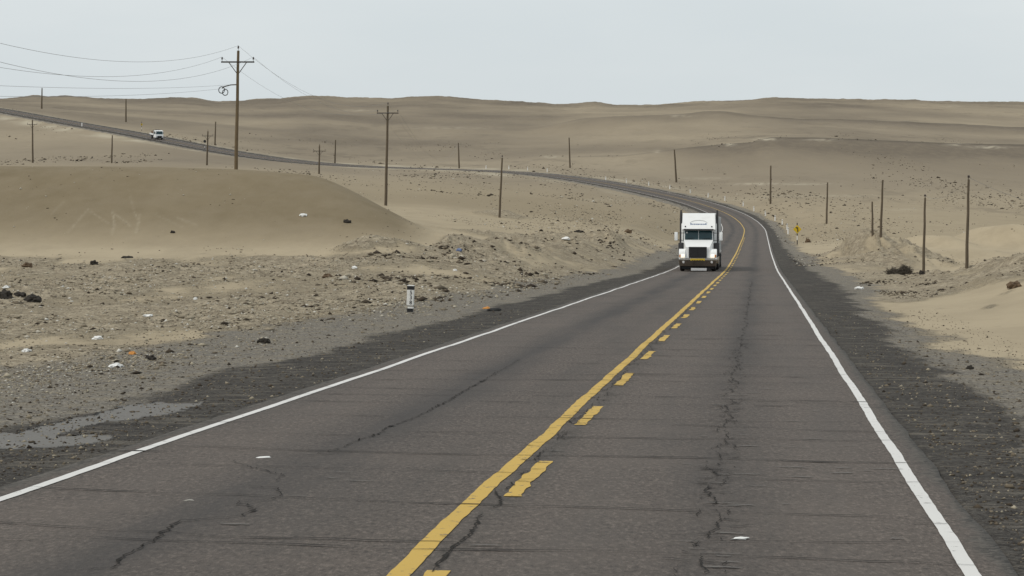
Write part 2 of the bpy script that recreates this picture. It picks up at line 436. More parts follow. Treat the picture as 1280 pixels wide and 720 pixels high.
class MB:
    """collects shapes into one bmesh"""
    def __init__(s): s.bm = bmesh.new()

    def box(s, c, d, rot=None, bev=0., taper=None):
        r = bmesh.ops.create_cube(s.bm, size=1.0)
        vs = r['verts']
        M = Matrix.Diagonal((d[0], d[1], d[2], 1))
        bmesh.ops.transform(s.bm, matrix=M, verts=vs)
        if taper:
            for v in vs:
                if v.co.z > 0: v.co.x *= taper[0]; v.co.y *= taper[1]
        if bev:
            es = list({e for v in vs for e in v.link_edges})
            r2 = bmesh.ops.bevel(s.bm, geom=es, offset=bev, segments=2, affect='EDGES', profile=.6)
            vs = list({v for f in r2['faces'] for v in f.verts} | {v for v in vs if v.is_valid})
        R = rot.to_4x4() if rot is not None else Matrix.Identity(4)
        bmesh.ops.transform(s.bm, matrix=Matrix.Translation(c) @ R, verts=vs)
        return s

    def hexa(s, p):
        """8 corner points: bottom 4 (ccw), top 4"""
        v = [s.bm.verts.new(q) for q in p]
        for f in ((3, 2, 1, 0), (4, 5, 6, 7), (0, 1, 5, 4), (1, 2, 6, 5), (2, 3, 7, 6), (3, 0, 4, 7)):
            s.bm.faces.new([v[i] for i in f])
        return s

    def tube(s, pts, r, n=8, cap=True):
        pts = [Vector(p) for p in pts]
        rs = r if isinstance(r, (list, tuple)) else [r] * len(pts)
        rings = []
        for i, p in enumerate(pts):
            d = (pts[min(i + 1, len(pts) - 1)] - pts[max(i - 1, 0)]).normalized()
            x = d.cross(Vector((0, 0, 1)))
            if x.length < .3: x = d.cross(Vector((0, 1, 0)))
            x.normalize(); y = d.cross(x)
            rings.append([s.bm.verts.new(p + (x * math.cos(2 * PI * k / n) + y * math.sin(2 * PI * k / n)) * rs[i]) for k in range(n)])
        for a, b in zip(rings, rings[1:]):
            for k in range(n):
                s.bm.faces.new((a[k], a[(k + 1) % n], b[(k + 1) % n], b[k]))
        if cap:
            s.bm.faces.new(rings[0][::-1]); s.bm.faces.new(rings[-1])
        return s

    def prism(s, prof, x0, x1, f=None):
        """profile in (y, z) extruded along x; f(x,y,z) may move points"""
        A = [s.bm.verts.new(f(x0, y, z) if f else (x0, y, z)) for y, z in prof]
        B = [s.bm.verts.new(f(x1, y, z) if f else (x1, y, z)) for y, z in prof]
        n = len(prof)
        s.bm.faces.new(A[::-1]); s.bm.faces.new(B)
        for i in range(n):
            s.bm.faces.new((A[i], A[(i + 1) % n], B[(i + 1) % n], B[i]))
        return s

    def lathe_x(s, prof, c, n=24):
        """profile (x, r) spun about the x axis through c"""
        rings = [[s.bm.verts.new((c[0] + x, c[1] + r * math.cos(2 * PI * k / n), c[2] + r * math.sin(2 * PI * k / n))) for k in range(n)] for x, r in prof]
        for a, b in zip(rings, rings[1:]):
            for k in range(n): s.bm.faces.new((a[k], a[(k + 1) % n], b[(k + 1) % n], b[k]))
        s.bm.faces.new(rings[0][::-1]); s.bm.faces.new(rings[-1])
        return s

    def bevel(s, off, seg=2):
        es = [e for e in s.bm.edges if len(e.link_faces) == 2 and e.calc_face_angle(0) > .5]
        bmesh.ops.bevel(s.bm, geom=es, offset=off, segments=seg, affect='EDGES', profile=.6, clamp_overlap=True)
        return s

    def build(s, name, m, parent=None, smooth=False, loc=None, rot=None):
        bmesh.ops.recalc_face_normals(s.bm, faces=s.bm.faces)
        me = bpy.data.meshes.new(name); s.bm.to_mesh(me); s.bm.free()
        me.materials.append(m)
        if smooth:
            me.polygons.foreach_set('use_smooth', np.ones(len(me.polygons), bool))
            try: me.set_sharp_from_angle(angle=math.radians(40))
            except Exception: pass
        o = bpy.data.objects.new(name, me); COL.objects.link(o)
        if parent: o.parent = parent
        if loc is not None: o.location = loc
        if rot is not None: o.rotation_euler = rot
        return o

# ------------------------------------------------------------------ terrain mesh
_out = np.concatenate([np.arange(-1400, -60, 14.0), np.arange(-60, 1341, 2.0), np.arange(1341, 2801, 14.0)])
_knots = [(math.log(3.6), .012), (math.log(12), .0075), (math.log(40), .0062), (math.log(60), .0040), (math.log(88), .0027), (math.log(185), .0027), (math.log(240), .0045), (math.log(400), .0055), (math.log(900), .006), (math.log(2000), .008), (math.log(2600), .03), (math.log(7000), .06)]
_rows = [_knots[0][0]]
while _rows[-1] < math.log(7000):
    _rows.append(_rows[-1] + np.interp(_rows[-1], [k[0] for k in _knots], [k[1] for k in _knots]))
_rows = np.array(_rows)
GD = np.exp(_rows)
A2, D2 = np.meshgrid(_out, GD)
TX = (A2 - 640) / F * D2
TY = D2
nR, nC = TX.shape
Z = np.empty_like(TX); TU = np.empty_like(TX); TT = np.empty_like(TX); TR = np.empty_like(TX); TDN = np.empty_like(TX); TOV = np.empty_like(TX)
for r0 in range(0, nR, 60):
    s_ = slice(r0, r0 + 60)
    Z[s_], _, TU[s_], TT[s_], TOV[s_], TR[s_], TDN[s_] = hfun(TX[s_], TY[s_], True)
idx = np.arange(nR * nC).reshape(nR, nC)
faces = np.stack([idx[:-1, :-1], idx[:-1, 1:], idx[1:, 1:], idx[1:, :-1]], -1).reshape(-1, 4)

# colour zones of the ground (soils, with shade painted on dune and ridge faces)
TV = HY - (Z - CZ) / TY * F
tone = 0.22 + 0.18 * fbm(TX * .02, TY * .006 + 2, 4)
tone = tone + TDN * (.10 * fbm(TX * .22, TY * .16, 5, .65) + .06 * fbm(TX * 1.1 + 5, TY * .5, 3)) + TDN * 0.68 * sstep(TY, 101, 117) + .27 * sstep(TY, 224, 262) * (1 - sstep(TY, 500, 700)) + .12 * sstep(TY, 140, 160) * (1 - sstep(A2, 600, 1000))  # dune face darkens upslope: its slope shade is put into the tone
farm = sstep(TY, 430, 800)
tone = tone + farm * (0.40 + 0.62 * fbm(TX * .006 + 4, TY * .0035, 5))
r3a = np.interp(A2, R3[:, 0], R3[:, 1]); r2a = np.interp(A2, R2[:, 0], R2[:, 1]); ska = np.interp(A2, SKY[:, 0], SKY[:, 1])
d3 = np.clip(TV - r3a, 0, 200); d2 = np.clip(TV - r2a, 0, 200); d1 = np.clip(TV - ska, 0, 200)
band3 = np.exp(-d3 / 24.0) * (TY < 722) * sstep(TY, 380, 480) * sstep(A2, 780, 960)  # shade of the ridge face, painted darkest at the crest
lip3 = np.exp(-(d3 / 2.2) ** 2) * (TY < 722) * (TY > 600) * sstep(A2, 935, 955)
band2 = np.exp(-d2 / 15.0) * (TY >= 722) * (TY < 1110) * sstep(A2, 640, 850)  # same painted face shade for the farther ridge
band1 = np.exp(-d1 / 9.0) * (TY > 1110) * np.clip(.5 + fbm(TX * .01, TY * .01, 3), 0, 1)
tone = np.clip(tone + .85 * band3 + .35 * lip3 + .55 * band2 + .25 * band1, 0, 1.25)
# pale scars where the crust is broken
pale = np.zeros_like(TX)


def streak(a0, v0, a1, v1, wpx, amt):
    L2 = (a1 - a0) ** 2 + (v1 - v0) ** 2
    rr = (TV > min(v0, v1) - 8) & (TV < max(v0, v1) + 8) & (A2 > min(a0, a1) - 8) & (A2 < max(a0, a1) + 8)
    if not rr.any(): return
    a_, v_ = A2[rr], TV[rr]
    t_ = np.clip(((a_ - a0) * (a1 - a0) + (v_ - v0) * (v1 - v0)) / L2, 0, 1)
    d_ = np.hypot(a_ - a0 - t_ * (a1 - a0), v_ - v0 - t_ * (v1 - v0))
    pale[rr] = np.maximum(pale[rr], .36 * amt * np.exp(-(d_ / (.8 * wpx)) ** 2) * np.clip(.6 + .9 * perlin(a_ * .3, v_ * .4), 0, 1))


dm = (TDN > .1)
for s in [(110, 262, 85, 290, 2.0, .6), (110, 262, 135, 279, 1.8, .5), (141, 265, 143, 280, 1.8, .9), (143, 280, 140, 292, 2.2, .6), (144, 268, 163, 282, 1.8, .7), (168, 266, 174, 276, 1.5, .8),
          (174, 276, 170, 290, 2.0, .9), (175, 268, 174, 276, 1.3, .7), (162, 245, 168, 266, 1.5, .3), (195, 268, 228, 284, 2.2, .35), (222, 272, 245, 281, 2.0, .45), (80, 252, 64, 268, 2, .3), (160, 232, 168, 262, 1.5, .2)]:
    streak(*s)
pale *= dm
for a0, v0, w_, amt in [(958, 174, 14, .9), (1025, 175, 18, .6), (912, 181, 7, .8), (822, 189.5, 5, .7), (1235, 184, 22, .9), (1195, 181, 12, .6), (950, 230, 30, .7), (1000, 230, 40, .5), (880, 223, 30, .35),
                        (690, 196, 9, .8), (849, 145, 14, .5), (1190, 133, 10, .35), (450, 138, 22, .35), (560, 160, 60, .25), (1050, 245, 50, .3), (1130, 262, 40, .25), (990, 245, 40, .35), (760, 250, 30, .3)]:
    rr = (TY > 330)
    pale[rr] = np.maximum(pale[rr], amt * np.exp(-((A2[rr] - a0) / w_) ** 2 - ((TV[rr] - v0) / 1.5) ** 2) * np.clip(.55 + 1.1 * perlin(A2[rr] * .13, TV[rr] * .9), 0, 1))
# pale fan of sand beside the far pavement
side = np.exp(-((np.abs(TU) - 14) / 6.0) ** 2) * sstep(TT, 420, 520) * np.clip(.35 + 1.7 * fbm(TX * .09, TY * .05, 4), 0, 1)
pale = np.clip(np.maximum(pale, side * .7), 0, 1)
# dusty patch on the left shoulder (old surfacing)
patch = np.zeros_like(TX)
poly = [(-40, 538), (20, 541), (60, 530), (110, 520), (150, 508), (200, 503), (262, 503), (240, 510), (205, 518), (160, 524), (110, 533), (70, 545), (100, 543), (150, 545), (120, 553), (60, 561), (-40, 562)]


def inpoly(x, y, pl):
    ins = np.zeros(x.shape, bool); j = len(pl) - 1
    for i in range(len(pl)):
        (xi, yi), (xj, yj) = pl[i], pl[j]
        c = ((yi > y) != (yj > y)) & (x < (xj - xi) * (y - yi) / (yj - yi + 1e-9) + xi)
        ins ^= c; j = i
    return ins


near_m = (TY < 40) & (A2 < 300)
patch[near_m] = inpoly(A2[near_m] + 7 * perlin(TX[near_m] * 3, TY[near_m] * 3), TV[near_m] + 2.5 * perlin(TX[near_m] * 2.3 + 9, TY[near_m] * 2.3), poly)
patch = gsmooth(patch, 1.0, 1)

# ------------------------------------------------------------------ materials of the setting
m_ground, nt, bs = mat('desert_ground'); q = NB(nt)
pos = q.n('ShaderNodeNewGeometry').outputs['Position']
posS = q.scaled(pos, (1, .45, 1))
tn = q.attr('tone').outputs['Fac']; rb = q.attr('rubble').outputs['Fac']; lu = q.attr('lateral').outputs['Fac']
pl_ = q.attr('pale').outputs['Fac']; pt_ = q.attr('patch').outputs['Fac']; sh = q.attr('shoulder').outputs['Fac']; gr = q.attr('gravel').outputs['Fac']
n1 = q.noise(posS, .35, 8, .70); n2 = q.noise(pos, 2.2, 6, .68); n3 = q.noise(pos, 11., 4, .7); n4 = q.noise(pos, 38., 2, .6)
farf = q.attr('far').outputs['Fac']; fz_ = q.attr('distant').outputs['Fac']
darks = q.mix(fz_, (.180, .141, .083), (.166, .137, .103))
sand = q.mix(tn, (.500, .418, .292), darks)
sand = q.mix(q.math('MULTIPLY', q.mapr(n1, .40, .65), .32), sand, (.27, .222, .152))
nf = q.noise(q.scaled(pos, (1, .35, 1)), .07, 8, .74)
sand = q.mix(q.math('MULTIPLY', q.mapr(nf, .53, .60), q.math('MULTIPLY', farf, .62)), sand, (.125, .102, .075))
sand = q.mix(q.math('MULTIPLY', q.mapr(nf, .46, .36), q.math('MULTIPLY', farf, .22)), sand, (.40, .34, .25))
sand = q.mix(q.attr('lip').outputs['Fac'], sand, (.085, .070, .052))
sand = q.mix(pl_, sand, (.53, .475, .365))
# rubble: broken crust with dark gaps and pale bits
rc = q.mix(q.mapr(n2, .3, .72), (.275, .228, .160), (.54, .460, .335))
rc = q.mix(q.math('MULTIPLY', q.mapr(n3, .53, .62), .7), rc, (.10, .083, .060))
rc = q.mix(q.math('MULTIPLY', q.mapr(q.noise(pos, .9, 6, .7), .53, .63), .38), rc, (.155, .128, .092))
rc = q.mix(q.math('MULTIPLY', q.mapr(n4, .58, .72), .5), rc, (.48, .43, .33))
rf = q.mapr(q.math('ADD', rb, q.math('MULTIPLY', q.math('SUBTRACT', n2, .5), .7)), .12, .62)
c = q.mix(rf, sand, rc)
# grey gravel, then the dark broken asphalt next to the pavement
vor = q.n('ShaderNodeTexVoronoi', {'Vector': pos, 'Scale': 26.0}).outputs['Color']
vs = q.n('ShaderNodeSeparateColor', {0: vor}).outputs[0]
gcol = q.mix(vs, (.105, .096, .083), (.33, .302, .258))
gcol = q.mix(q.math('MULTIPLY', q.mapr(n2, .42, .62), .5), gcol, (.30, .258, .19))
gf = q.mapr(q.math('ADD', gr, q.math('MULTIPLY', q.math('SUBTRACT', q.noise(posS, .8, 7, .7), .5), 1.9)), .25, .75)
c = q.mix(gf, c, gcol)
dcol = q.mix(vs, (.034, .030, .027), (.112, .102, .090))
nst = q.noise(q.scaled(pos, (.9, 3.2, 1)), 1.0, 6, .68)
dcol = q.mix(q.math('MULTIPLY', q.mapr(n2, .50, .75), .45), dcol, (.15, .14, .122))
dcol = q.mix(q.math('MULTIPLY', q.mapr(nst, .51, .66), .62), dcol, (.205, .182, .148))
dcol = q.mix(q.math('MULTIPLY', q.mapr(nst, .46, .34), .6), dcol, (.03, .028, .026))
df = q.mapr(q.math('ADD', sh, q.math('MULTIPLY', q.math('SUBTRACT', q.noise(posS, 1.1, 7, .72), .5), 1.7)), .28, .72)
c = q.mix(df, c, dcol)
pcol = q.mix(n2, (.155, .15, .142), (.215, .207, .195))
c = q.mix(q.mapr(q.math('ADD', pt_, q.math('MULTIPLY', q.math('SUBTRACT', n3, .5), .5)), .35, .6), c, pcol)
c = q.mix(1.0, c, (.89, .89, .89), 'MULTIPLY')
nt.links.new(c, bs.inputs['Base Color'])
bs.inputs['Roughness'].default_value = .95; bs.inputs['Specular IOR Level'].default_value = .15
rough_amt = q.math('ADD', q.math('MULTIPLY', q.math('MAXIMUM', rf, q.math('MAXIMUM', gf, df)), .85), .15)
rough_amt = q.math('MULTIPLY', rough_amt, q.math('SUBTRACT', 1., q.math('MULTIPLY', pt_, .8)))
b1 = q.bump(q.math('MULTIPLY', n2, rough_amt), .22, .8)
b2 = q.bump(q.math('MULTIPLY', n3, rough_amt), .07, .8, b1)
b3 = q.bump(q.math('MULTIPLY', vs, rough_amt), .02, .7, b2)
nt.links.new(b3, bs.inputs['Normal'])

gobj = mesh_np('ground', np.stack([TX, TY, Z], -1).reshape(-1, 3), faces, m_ground, smooth=True)
tag(gobj, 'sandy desert ground with dunes, rubble and gravel verges reaching the far hills', 'ground', kind='structure')


def fattr(o, name, arr):
    at = o.data.attributes.new(name, 'FLOAT', 'POINT'); at.data.foreach_set('value', np.asarray(arr, np.float32).ravel())


au = np.abs(TU)
inroad = (1 - sstep(TOV, 1, 6))
rgt = TU > 0
shw = np.where(rgt, 1.8 - .45 * (1 - sstep(TY, 45, 90)), 2.0) + .9 * fbm(TX * .30, TY * .12, 4) + np.where(rgt, .3 * np.exp(-((TY - 115) / 40) ** 2), 0) - np.where(rgt, .5 * sstep(TY, 170, 240), 0) - np.where(rgt, 0, .6 * sstep(TY, 70, 140))
shw = shw + np.where(TT > 560, 2.0 * sstep(TT, 560, 640), 0)
shoulder = 1.14 * (1 - sstep(au, 3.8 + shw - 1.0, 3.8 + shw + .8)) * inroad
gw = np.where(rgt, 1.3 - .6 * (1 - sstep(TY, 50, 90)), 3.2 - 1.2 * sstep(TY, 45, 110)) + .8 * fbm(TX * .12 + 3, TY * .05, 3)
gravel = (1 - sstep(au, 3.9 + shw + gw - .9, 3.9 + shw + gw + 1.2)) * inroad * .95
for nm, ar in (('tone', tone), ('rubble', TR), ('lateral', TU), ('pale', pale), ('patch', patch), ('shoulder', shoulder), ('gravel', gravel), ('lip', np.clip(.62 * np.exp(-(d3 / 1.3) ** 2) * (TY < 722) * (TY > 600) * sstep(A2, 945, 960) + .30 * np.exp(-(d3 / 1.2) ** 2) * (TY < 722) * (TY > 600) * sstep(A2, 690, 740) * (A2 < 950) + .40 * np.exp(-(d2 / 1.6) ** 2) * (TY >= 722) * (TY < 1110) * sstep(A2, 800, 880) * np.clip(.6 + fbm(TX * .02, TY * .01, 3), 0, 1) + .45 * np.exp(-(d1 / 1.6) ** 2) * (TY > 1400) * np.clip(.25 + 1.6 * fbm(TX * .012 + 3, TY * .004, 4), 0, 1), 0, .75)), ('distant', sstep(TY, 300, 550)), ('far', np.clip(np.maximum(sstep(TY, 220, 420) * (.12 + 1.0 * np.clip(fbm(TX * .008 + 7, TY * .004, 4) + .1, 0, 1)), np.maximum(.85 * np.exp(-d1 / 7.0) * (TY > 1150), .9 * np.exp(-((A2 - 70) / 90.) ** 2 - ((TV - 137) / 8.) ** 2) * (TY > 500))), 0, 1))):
    fattr(gobj, nm, ar)

# ---- pavement
m_road, nt, bs = mat('worn_asphalt'); q = NB(nt)
uvn = q.n('ShaderNodeUVMap', None, uv_map='road').outputs[0]
sep = q.n('ShaderNodeSeparateXYZ', {0: uvn})
U_, S_ = sep.outputs[0], sep.outputs[1]
pos = q.n('ShaderNodeNewGeometry').outputs['Position']
f1 = q.noise(pos, 55., 2, .8); f2 = q.noise(q.scaled(pos, (1., .45, 1.)), 26., 3, .75); f3 = q.noise(q.scaled(uvn, (1.2, .10, 1)), 1., 4, .6); f4 = q.noise(q.scaled(uvn, (.5, 1.1, 1)), .5, 4, .6)
base = q.mix(f1, (.038, .031, .027), (.162, .135, .117))
base = q.mix(q.mapr(f2, .52, .64), base, (.165, .138, .119))
base = q.mix(q.mapr(f2, .45, .34), base, (.055, .046, .040))
base = q.mix(q.math('MULTIPLY', q.mapr(f3, .42, .7), .40), base, (.062, .057, .053))
base = q.mix(q.math('MULTIPLY', q.mapr(f4, .48, .72), .3), base, (.140, .115, .098))


def lane(u0, wd, amt, col, base):
    g = q.math('DIVIDE', q.math('SUBTRACT', U_, u0), wd)
    g = q.math('POWER', 2.718, q.math('MULTIPLY', q.math('MULTIPLY', g, g), -1.))
    g = q.math('MULTIPLY', q.math('MULTIPLY', g, amt), q.mapr(f3, .25, .6, .4, 1.))
    return q.mix(g, base, col)


base = lane(-1.75, .42, .78, (.05, .046, .044), base)
base = lane(1.95, .38, .62, (.055, .05, .047), base)
base = lane(2.85, .45, .22, (.15, .127, .11), base)
base = lane(.95, .4, .18, (.15, .127, .11), base)
base = lane(-2.7, .45, .20, (.15, .127, .11), base)
base = lane(-.55, .30, .20, (.065, .058, .052), base)
base = lane(.30, .16, .35, (.06, .056, .05), base)
# ragged edge: sand blown on
ed = q.math('ADD', q.math('ABSOLUTE', U_), q.math('MULTIPLY', q.math('SUBTRACT', q.noise(pos, 1.6, 6, .72), .5), .42))
ev = q.n('ShaderNodeSeparateColor', {0: q.n('ShaderNodeTexVoronoi', {'Vector': pos, 'Scale': 26.0}).outputs['Color']}).outputs[0]
base = q.mix(q.mapr(ed, 3.63, 3.76, 0., .95), base, q.mix(ev, (.040, .037, .033), (.12, .108, .094)))
base = q.mix(1.0, base, (.93, .93, .93), 'MULTIPLY')
nt.links.new(base, bs.inputs['Base Color'])
bs.inputs['Roughness'].default_value = .86; bs.inputs['Specular IOR Level'].default_value = .25
nt.links.new(q.bump(f1, .006, .7, q.bump(f2, .012, .6)), bs.inputs['Normal'])

m_white = None


def paint(name, col, wear_col, wear):
    m, nt, bs = mat(name); q = NB(nt)
    pos = q.n('ShaderNodeNewGeometry').outputs['Position']
    a = q.noise(pos, 9., 6, .7); b = q.noise(pos, 60., 2, .6); l = q.noise(pos, .4, 3, .5)
    c = q.mix(b, tuple(x * .9 for x in col), col)
    c = q.mix(q.math('MULTIPLY', q.mapr(l, .35, .7), .2), c, tuple(x * .72 for x in col))
    c = q.mix(q.mapr(q.math('ADD', a, q.math('MULTIPLY', b, .25)), wear, wear + .1), c, wear_col)
    nt.links.new(c, bs.inputs['Base Color']); bs.inputs['Roughness'].default_value = .7
    bs.inputs['Specular IOR Level'].default_value = .25
    return m


m_white = paint('white_road_paint', (.68, .67, .65), (.17, .16, .15), .735)
m_yellow = paint('yellow_road_paint', (.56, .37, .08), (.12, .10, .08), .70)
m_crack = simple('crack_shadow', (.030, .028, .026), .95, spec=.05)
m_crackp = simple('crack_crumble', (.155, .148, .138), .95, spec=.05)

ts = [-6.0]
while ts[-1] < 980: ts.append(ts[-1] + max(.5, min(4, abs(ts[-1]) * .012)))
ts = np.array(ts)
us = np.array([-3.82, -3.74, -3.5, -3.0, -2.0, -1.0, 0, 1.0, 2.0, 3.0, 3.5, 3.74, 3.82])


def road_dz(u, t):
    return .012 * perlin(np.asarray(u) * .5 + 3, np.asarray(t) * .25)


def sheet(name, U, T, dz, m, wavy=0.):
    """U (n,k) lateral, T (n,k) param -> grid sheet following the road"""
    x, y, z = road_pt(U, T)
    z = z + dz + road_dz(U, T)
    n, k = U.shape
    ii = np.arange(n * k).reshape(n, k)
    f = np.stack([ii[:-1, :-1], ii[:-1, 1:], ii[1:, 1:], ii[1:, :-1]], -1).reshape(-1, 4)
    return np.stack([x, y, z], -1).reshape(-1, 3), f


Tg, Ug = np.meshgrid(ts, us, indexing='ij')
Ue = Ug.copy()
for e, sgn in ((0, -1), (-1, 1)):
    Ue[:, e] = sgn * (3.80 + .04 * perlin(ts * .4, ts * 0 + 5 * sgn) + .03 * perlin(ts * 1.7, ts * 0 + 9 * sgn))
v, f = sheet('road', Ue, Tg, 0, None)
k = len(us)
v = v.reshape(len(ts), k, 3)
skl = v[:, :1].copy(); skl[:, :, 2] -= .35; skr = v[:, -1:].copy(); skr[:, :, 2] -= .35
v = np.concatenate([skl, v, skr], 1); k += 2
ii = np.arange(len(ts) * k).reshape(len(ts), k)
f = np.stack([ii[:-1, :-1], ii[:-1, 1:], ii[1:, 1:], ii[1:, :-1]], -1).reshape(-1, 4)
road = mesh_np('road', v.reshape(-1, 3), f, m_road, smooth=False)
tag(road, 'cracked grey asphalt two lane road winding through the desert', 'road', kind='structure')
uvU = np.concatenate([Ue[:, :1], Ue, Ue[:, -1:]], 1).ravel(); uvS = np.repeat(np.interp(ts, RT, RS), k)
uvl = road.data.uv_layers.new(name='road')
li = np.empty(len(road.data.loops), np.int32); road.data.loops.foreach_get('vertex_index', li)
uvl.data.foreach_set('uv', np.stack([uvU[li], uvS[li]], -1).astype(np.float32).ravel())


def line_sheet(u0, wd, segs, dz, wob=.02, edge=.006):
    VV, FF, o = [], [], 0
    for t0, t1 in segs:
        tt = [t0]
        while tt[-1] < t1: tt.append(min(t1, tt[-1] + max(.06, min(3, tt[-1] * .008))))
        tt = np.array(tt)
        c_ = u0 + (.05 * (1 - sstep(tt, 11, 14.5)) if abs(u0) < .2 else 0) + wob * perlin(tt * .22, tt * 0 + u0 * 3) + wob * .5 * perlin(tt * .9, tt * 0 + u0)
        l_ = c_ - wd / 2 + edge * perlin(tt * 4, tt * 0 + 1.5); r_ = c_ + wd / 2 + edge * perlin(tt * 4, tt * 0 + 7.5)
        U = np.stack([l_, r_], 1); T = np.stack([tt, tt], 1)
        v, f = sheet('l', U, T, dz, None)
        VV.append(v); FF.append(f + o); o += len(v)
    return np.concatenate(VV), np.concatenate(FF)


for nm, u0 in (('edge_line', -3.53), ('edge_line', 3.53)):
    v, f = line_sheet(u0, .100, [(-5, 975)], .006, .014)
    tag(mesh_np(nm, v, f, m_white), 'white painted line along the %s edge of the road' % ('left' if u0 < 0 else 'right'), 'road marking', kind='structure')
v, f = line_sheet(.085, .135, [(-5, 975)], .006, .025, .009)
tag(mesh_np('centre_line', v, f, m_yellow), 'solid yellow centre line of the road', 'road marking', kind='structure')
dash = [(12.1 - 6.0 * 2 + 6.0 * k - 2.5, 12.1 - 12 + 6.0 * k) for k in range(0, 48)]
dash = [(a, b) for a, b in dash if a > -4]
v, f = line_sheet(.33, .125, dash, .006, .012, .03)
tag(mesh_np('dashed_line', v, f, m_yellow), 'broken yellow dashes beside the solid centre line', 'road marking', kind='structure')

# ---- cracks: thin ribbons lying on the pavement
CV, CF = [], []


def ribbon(pts, w0, dz=.011, jag=.3):
    """pts: list of (u, t); width w0 tapering to the ends"""
    global CV, CF
    n = len(pts)
    if n < 2: return
    U = np.array([p[0] for p in pts]); T = np.array([p[1] for p in pts])
    dU = np.gradient(U); dT = np.gradient(T); L = np.hypot(dU, dT) + 1e-6
    wv = w0 * (0.35 + .65 * np.sin(np.linspace(.12, PI - .12, n))) * np.exp(jag * rng.normal(size=n))
    o = sum(len(c) for c in CV)
    a = sheet('c', (U - dT / L * wv / 2)[:, None], (T + dU / L * wv / 2)[:, None], dz, None)[0]
    b = sheet('c', (U + dT / L * wv / 2)[:, None], (T - dU / L * wv / 2)[:, None], dz, None)[0]
    CV.append(np.concatenate([a, b]))
    i = np.arange(n - 1)
    CF.append(np.stack([i, i + 1, i + 1 + n, i + n], -1) + o)


def refine(pts, step=.08, amp=.03):
    out = []
    for (u0, t0), (u1, t1) in zip(pts, pts[1:]):
        n = max(1, int(math.hypot(u1 - u0, t1 - t0) / step))
        for k in range(n):
            s = k / n
            out.append((u0 + (u1 - u0) * s + rng.normal() * amp * .6, t0 + (t1 - t0) * s + rng.normal() * amp))
    out.append(pts[-1])
    return out


def img(*pp): return [gp(x, y) for x, y in pp]


# long crack in the right lane
def wander(u0, t0, t1, w0, amp, gap, twigs, seed):
    tt = np.arange(t0, t1, .045)
    ar = np.zeros(len(tt)); e_ = rng.normal(size=len(tt))
    for k in range(1, len(tt)): ar[k] = .86 * ar[k - 1] + .012 * e_[k]
    uu = u0 + amp * perlin(tt * .45, tt * 0 + seed) + .4 * amp * perlin(tt * 1.7, tt * 0 + seed + 5) + ar
    vis = perlin(tt * 1.1, tt * 0 + seed + 11) + .5 * perlin(tt * 4.3, tt * 0 + seed + 2) > gap
    k = 0
    while k < len(tt):
        if not vis[k]: k += 1; continue
        m_ = k
        while m_ < len(tt) and vis[m_]: m_ += 1
        if m_ - k > 2: ribbon(list(zip(uu[k:m_], tt[k:m_])), w0 * (1 + tt[k] / 70) * rng.uniform(.6, 1.3), jag=.45)
        k = m_
    n_ = int((t1 - t0) * twigs)
    for _ in range(n_):
        k = int(rng.integers(len(tt)))
        du = rng.uniform(.05, .22) * rng.choice([-1, 1]); dt = rng.normal() * .07
        o_ = rng.normal() * .03
        ribbon(refine([(uu[k] + o_, tt[k]), (uu[k] + o_ + du, tt[k] + dt)], .05, .012), .008 * (1 + tt[k] / 60), jag=.5)


wander(1.9, 9.2, 42, .0085, .07, -.22, 4.5, 3.0)
wander(1.93, 42, 100, .011, .07, -.05, 1.5, 4.0)
wander(1.82, 9.2, 40, .006, .10, .05, 3, 9.0)
wander(2.0, 9.2, 40, .006, .10, .1, 3, 19.0)
# crack beside the centre line
wander(.225, 16.0, 60, .009, .035, -.1, 3, 31.0)
wander(.27, 17.0, 40, .006, .05, .05, 3, 41.0)
ribbon(refine(img((619, 614), (622, 620), (627, 624), (626, 632), (612, 636)), .04, .01), .018)
ribbon(refine(img((600, 645), (596, 655), (588, 670), (570, 682), (553, 700), (540, 716)), .05, .015), .019, jag=.6)
ribbon(refine(img((548, 672), (575, 673), (590, 672)), .06, .008), .014)
# old crack in the left lane
ribbon(refine(img((70, 716), (110, 716), (136, 713), (150, 702), (178, 686), (200, 672), (215, 660), (226, 654), (262, 650), (300, 648), (318, 640), (310, 633), (293, 634), (302, 628), (330, 629), (352, 622)), .05, .022), .013, jag=.6)
ribbon(refine(img((352, 622), (346, 612), (310, 610)), .05, .02), .011)
ribbon(refine(img((345, 604), (355, 596), (330, 590), (300, 582), (285, 577)), .05, .02), .010)
ribbon(refine(img((400, 569), (417, 564), (432, 560), (445, 553), (470, 545), (487, 535), (520, 523), (556, 505), (585, 487), (620, 468), (650, 450)), .06, .035), .012, jag=.7)
ribbon(refine(img((360, 572), (400, 570), (440, 567)), .06, .02), .013)
# cross cracks, every metre or two
t = 9.4
while t < 120:
    u = -3.8
    drift = rng.normal() * .06; bow = rng.normal() * .10
    t0 = t
    while u < 3.75:
        L = rng.uniform(.6, 3.2)
        if rng.random() < (.80 if t < 40 else .6):
            n = max(3, int(L / .22))
            pts = []
            tt = t0
            for k in range(n + 1):
                uu = u + L * k / n
                if uu > 3.8: break
                tt += rng.normal() * .022 + drift * L / n + bow * (uu / 4) * L / n
                pts.append((uu, tt))
            ribbon(pts, (.006 + .010 * rng.random() ** 1.5) * (1 + t / 26), jag=.5)
            t0 = tt
        u += L
        if rng.random() < .3: t0 += rng.normal() * .16
    t += rng.uniform(.45, 2.1) * (1 if t < 30 else 1.3) * (1 if t < 60 else 1.5)
crk = mesh_np('road_cracks', np.concatenate(CV), np.concatenate(CF), m_crack)
tag(crk, 'dark cracks running across and along the worn asphalt', 'cracks', kind='structure')
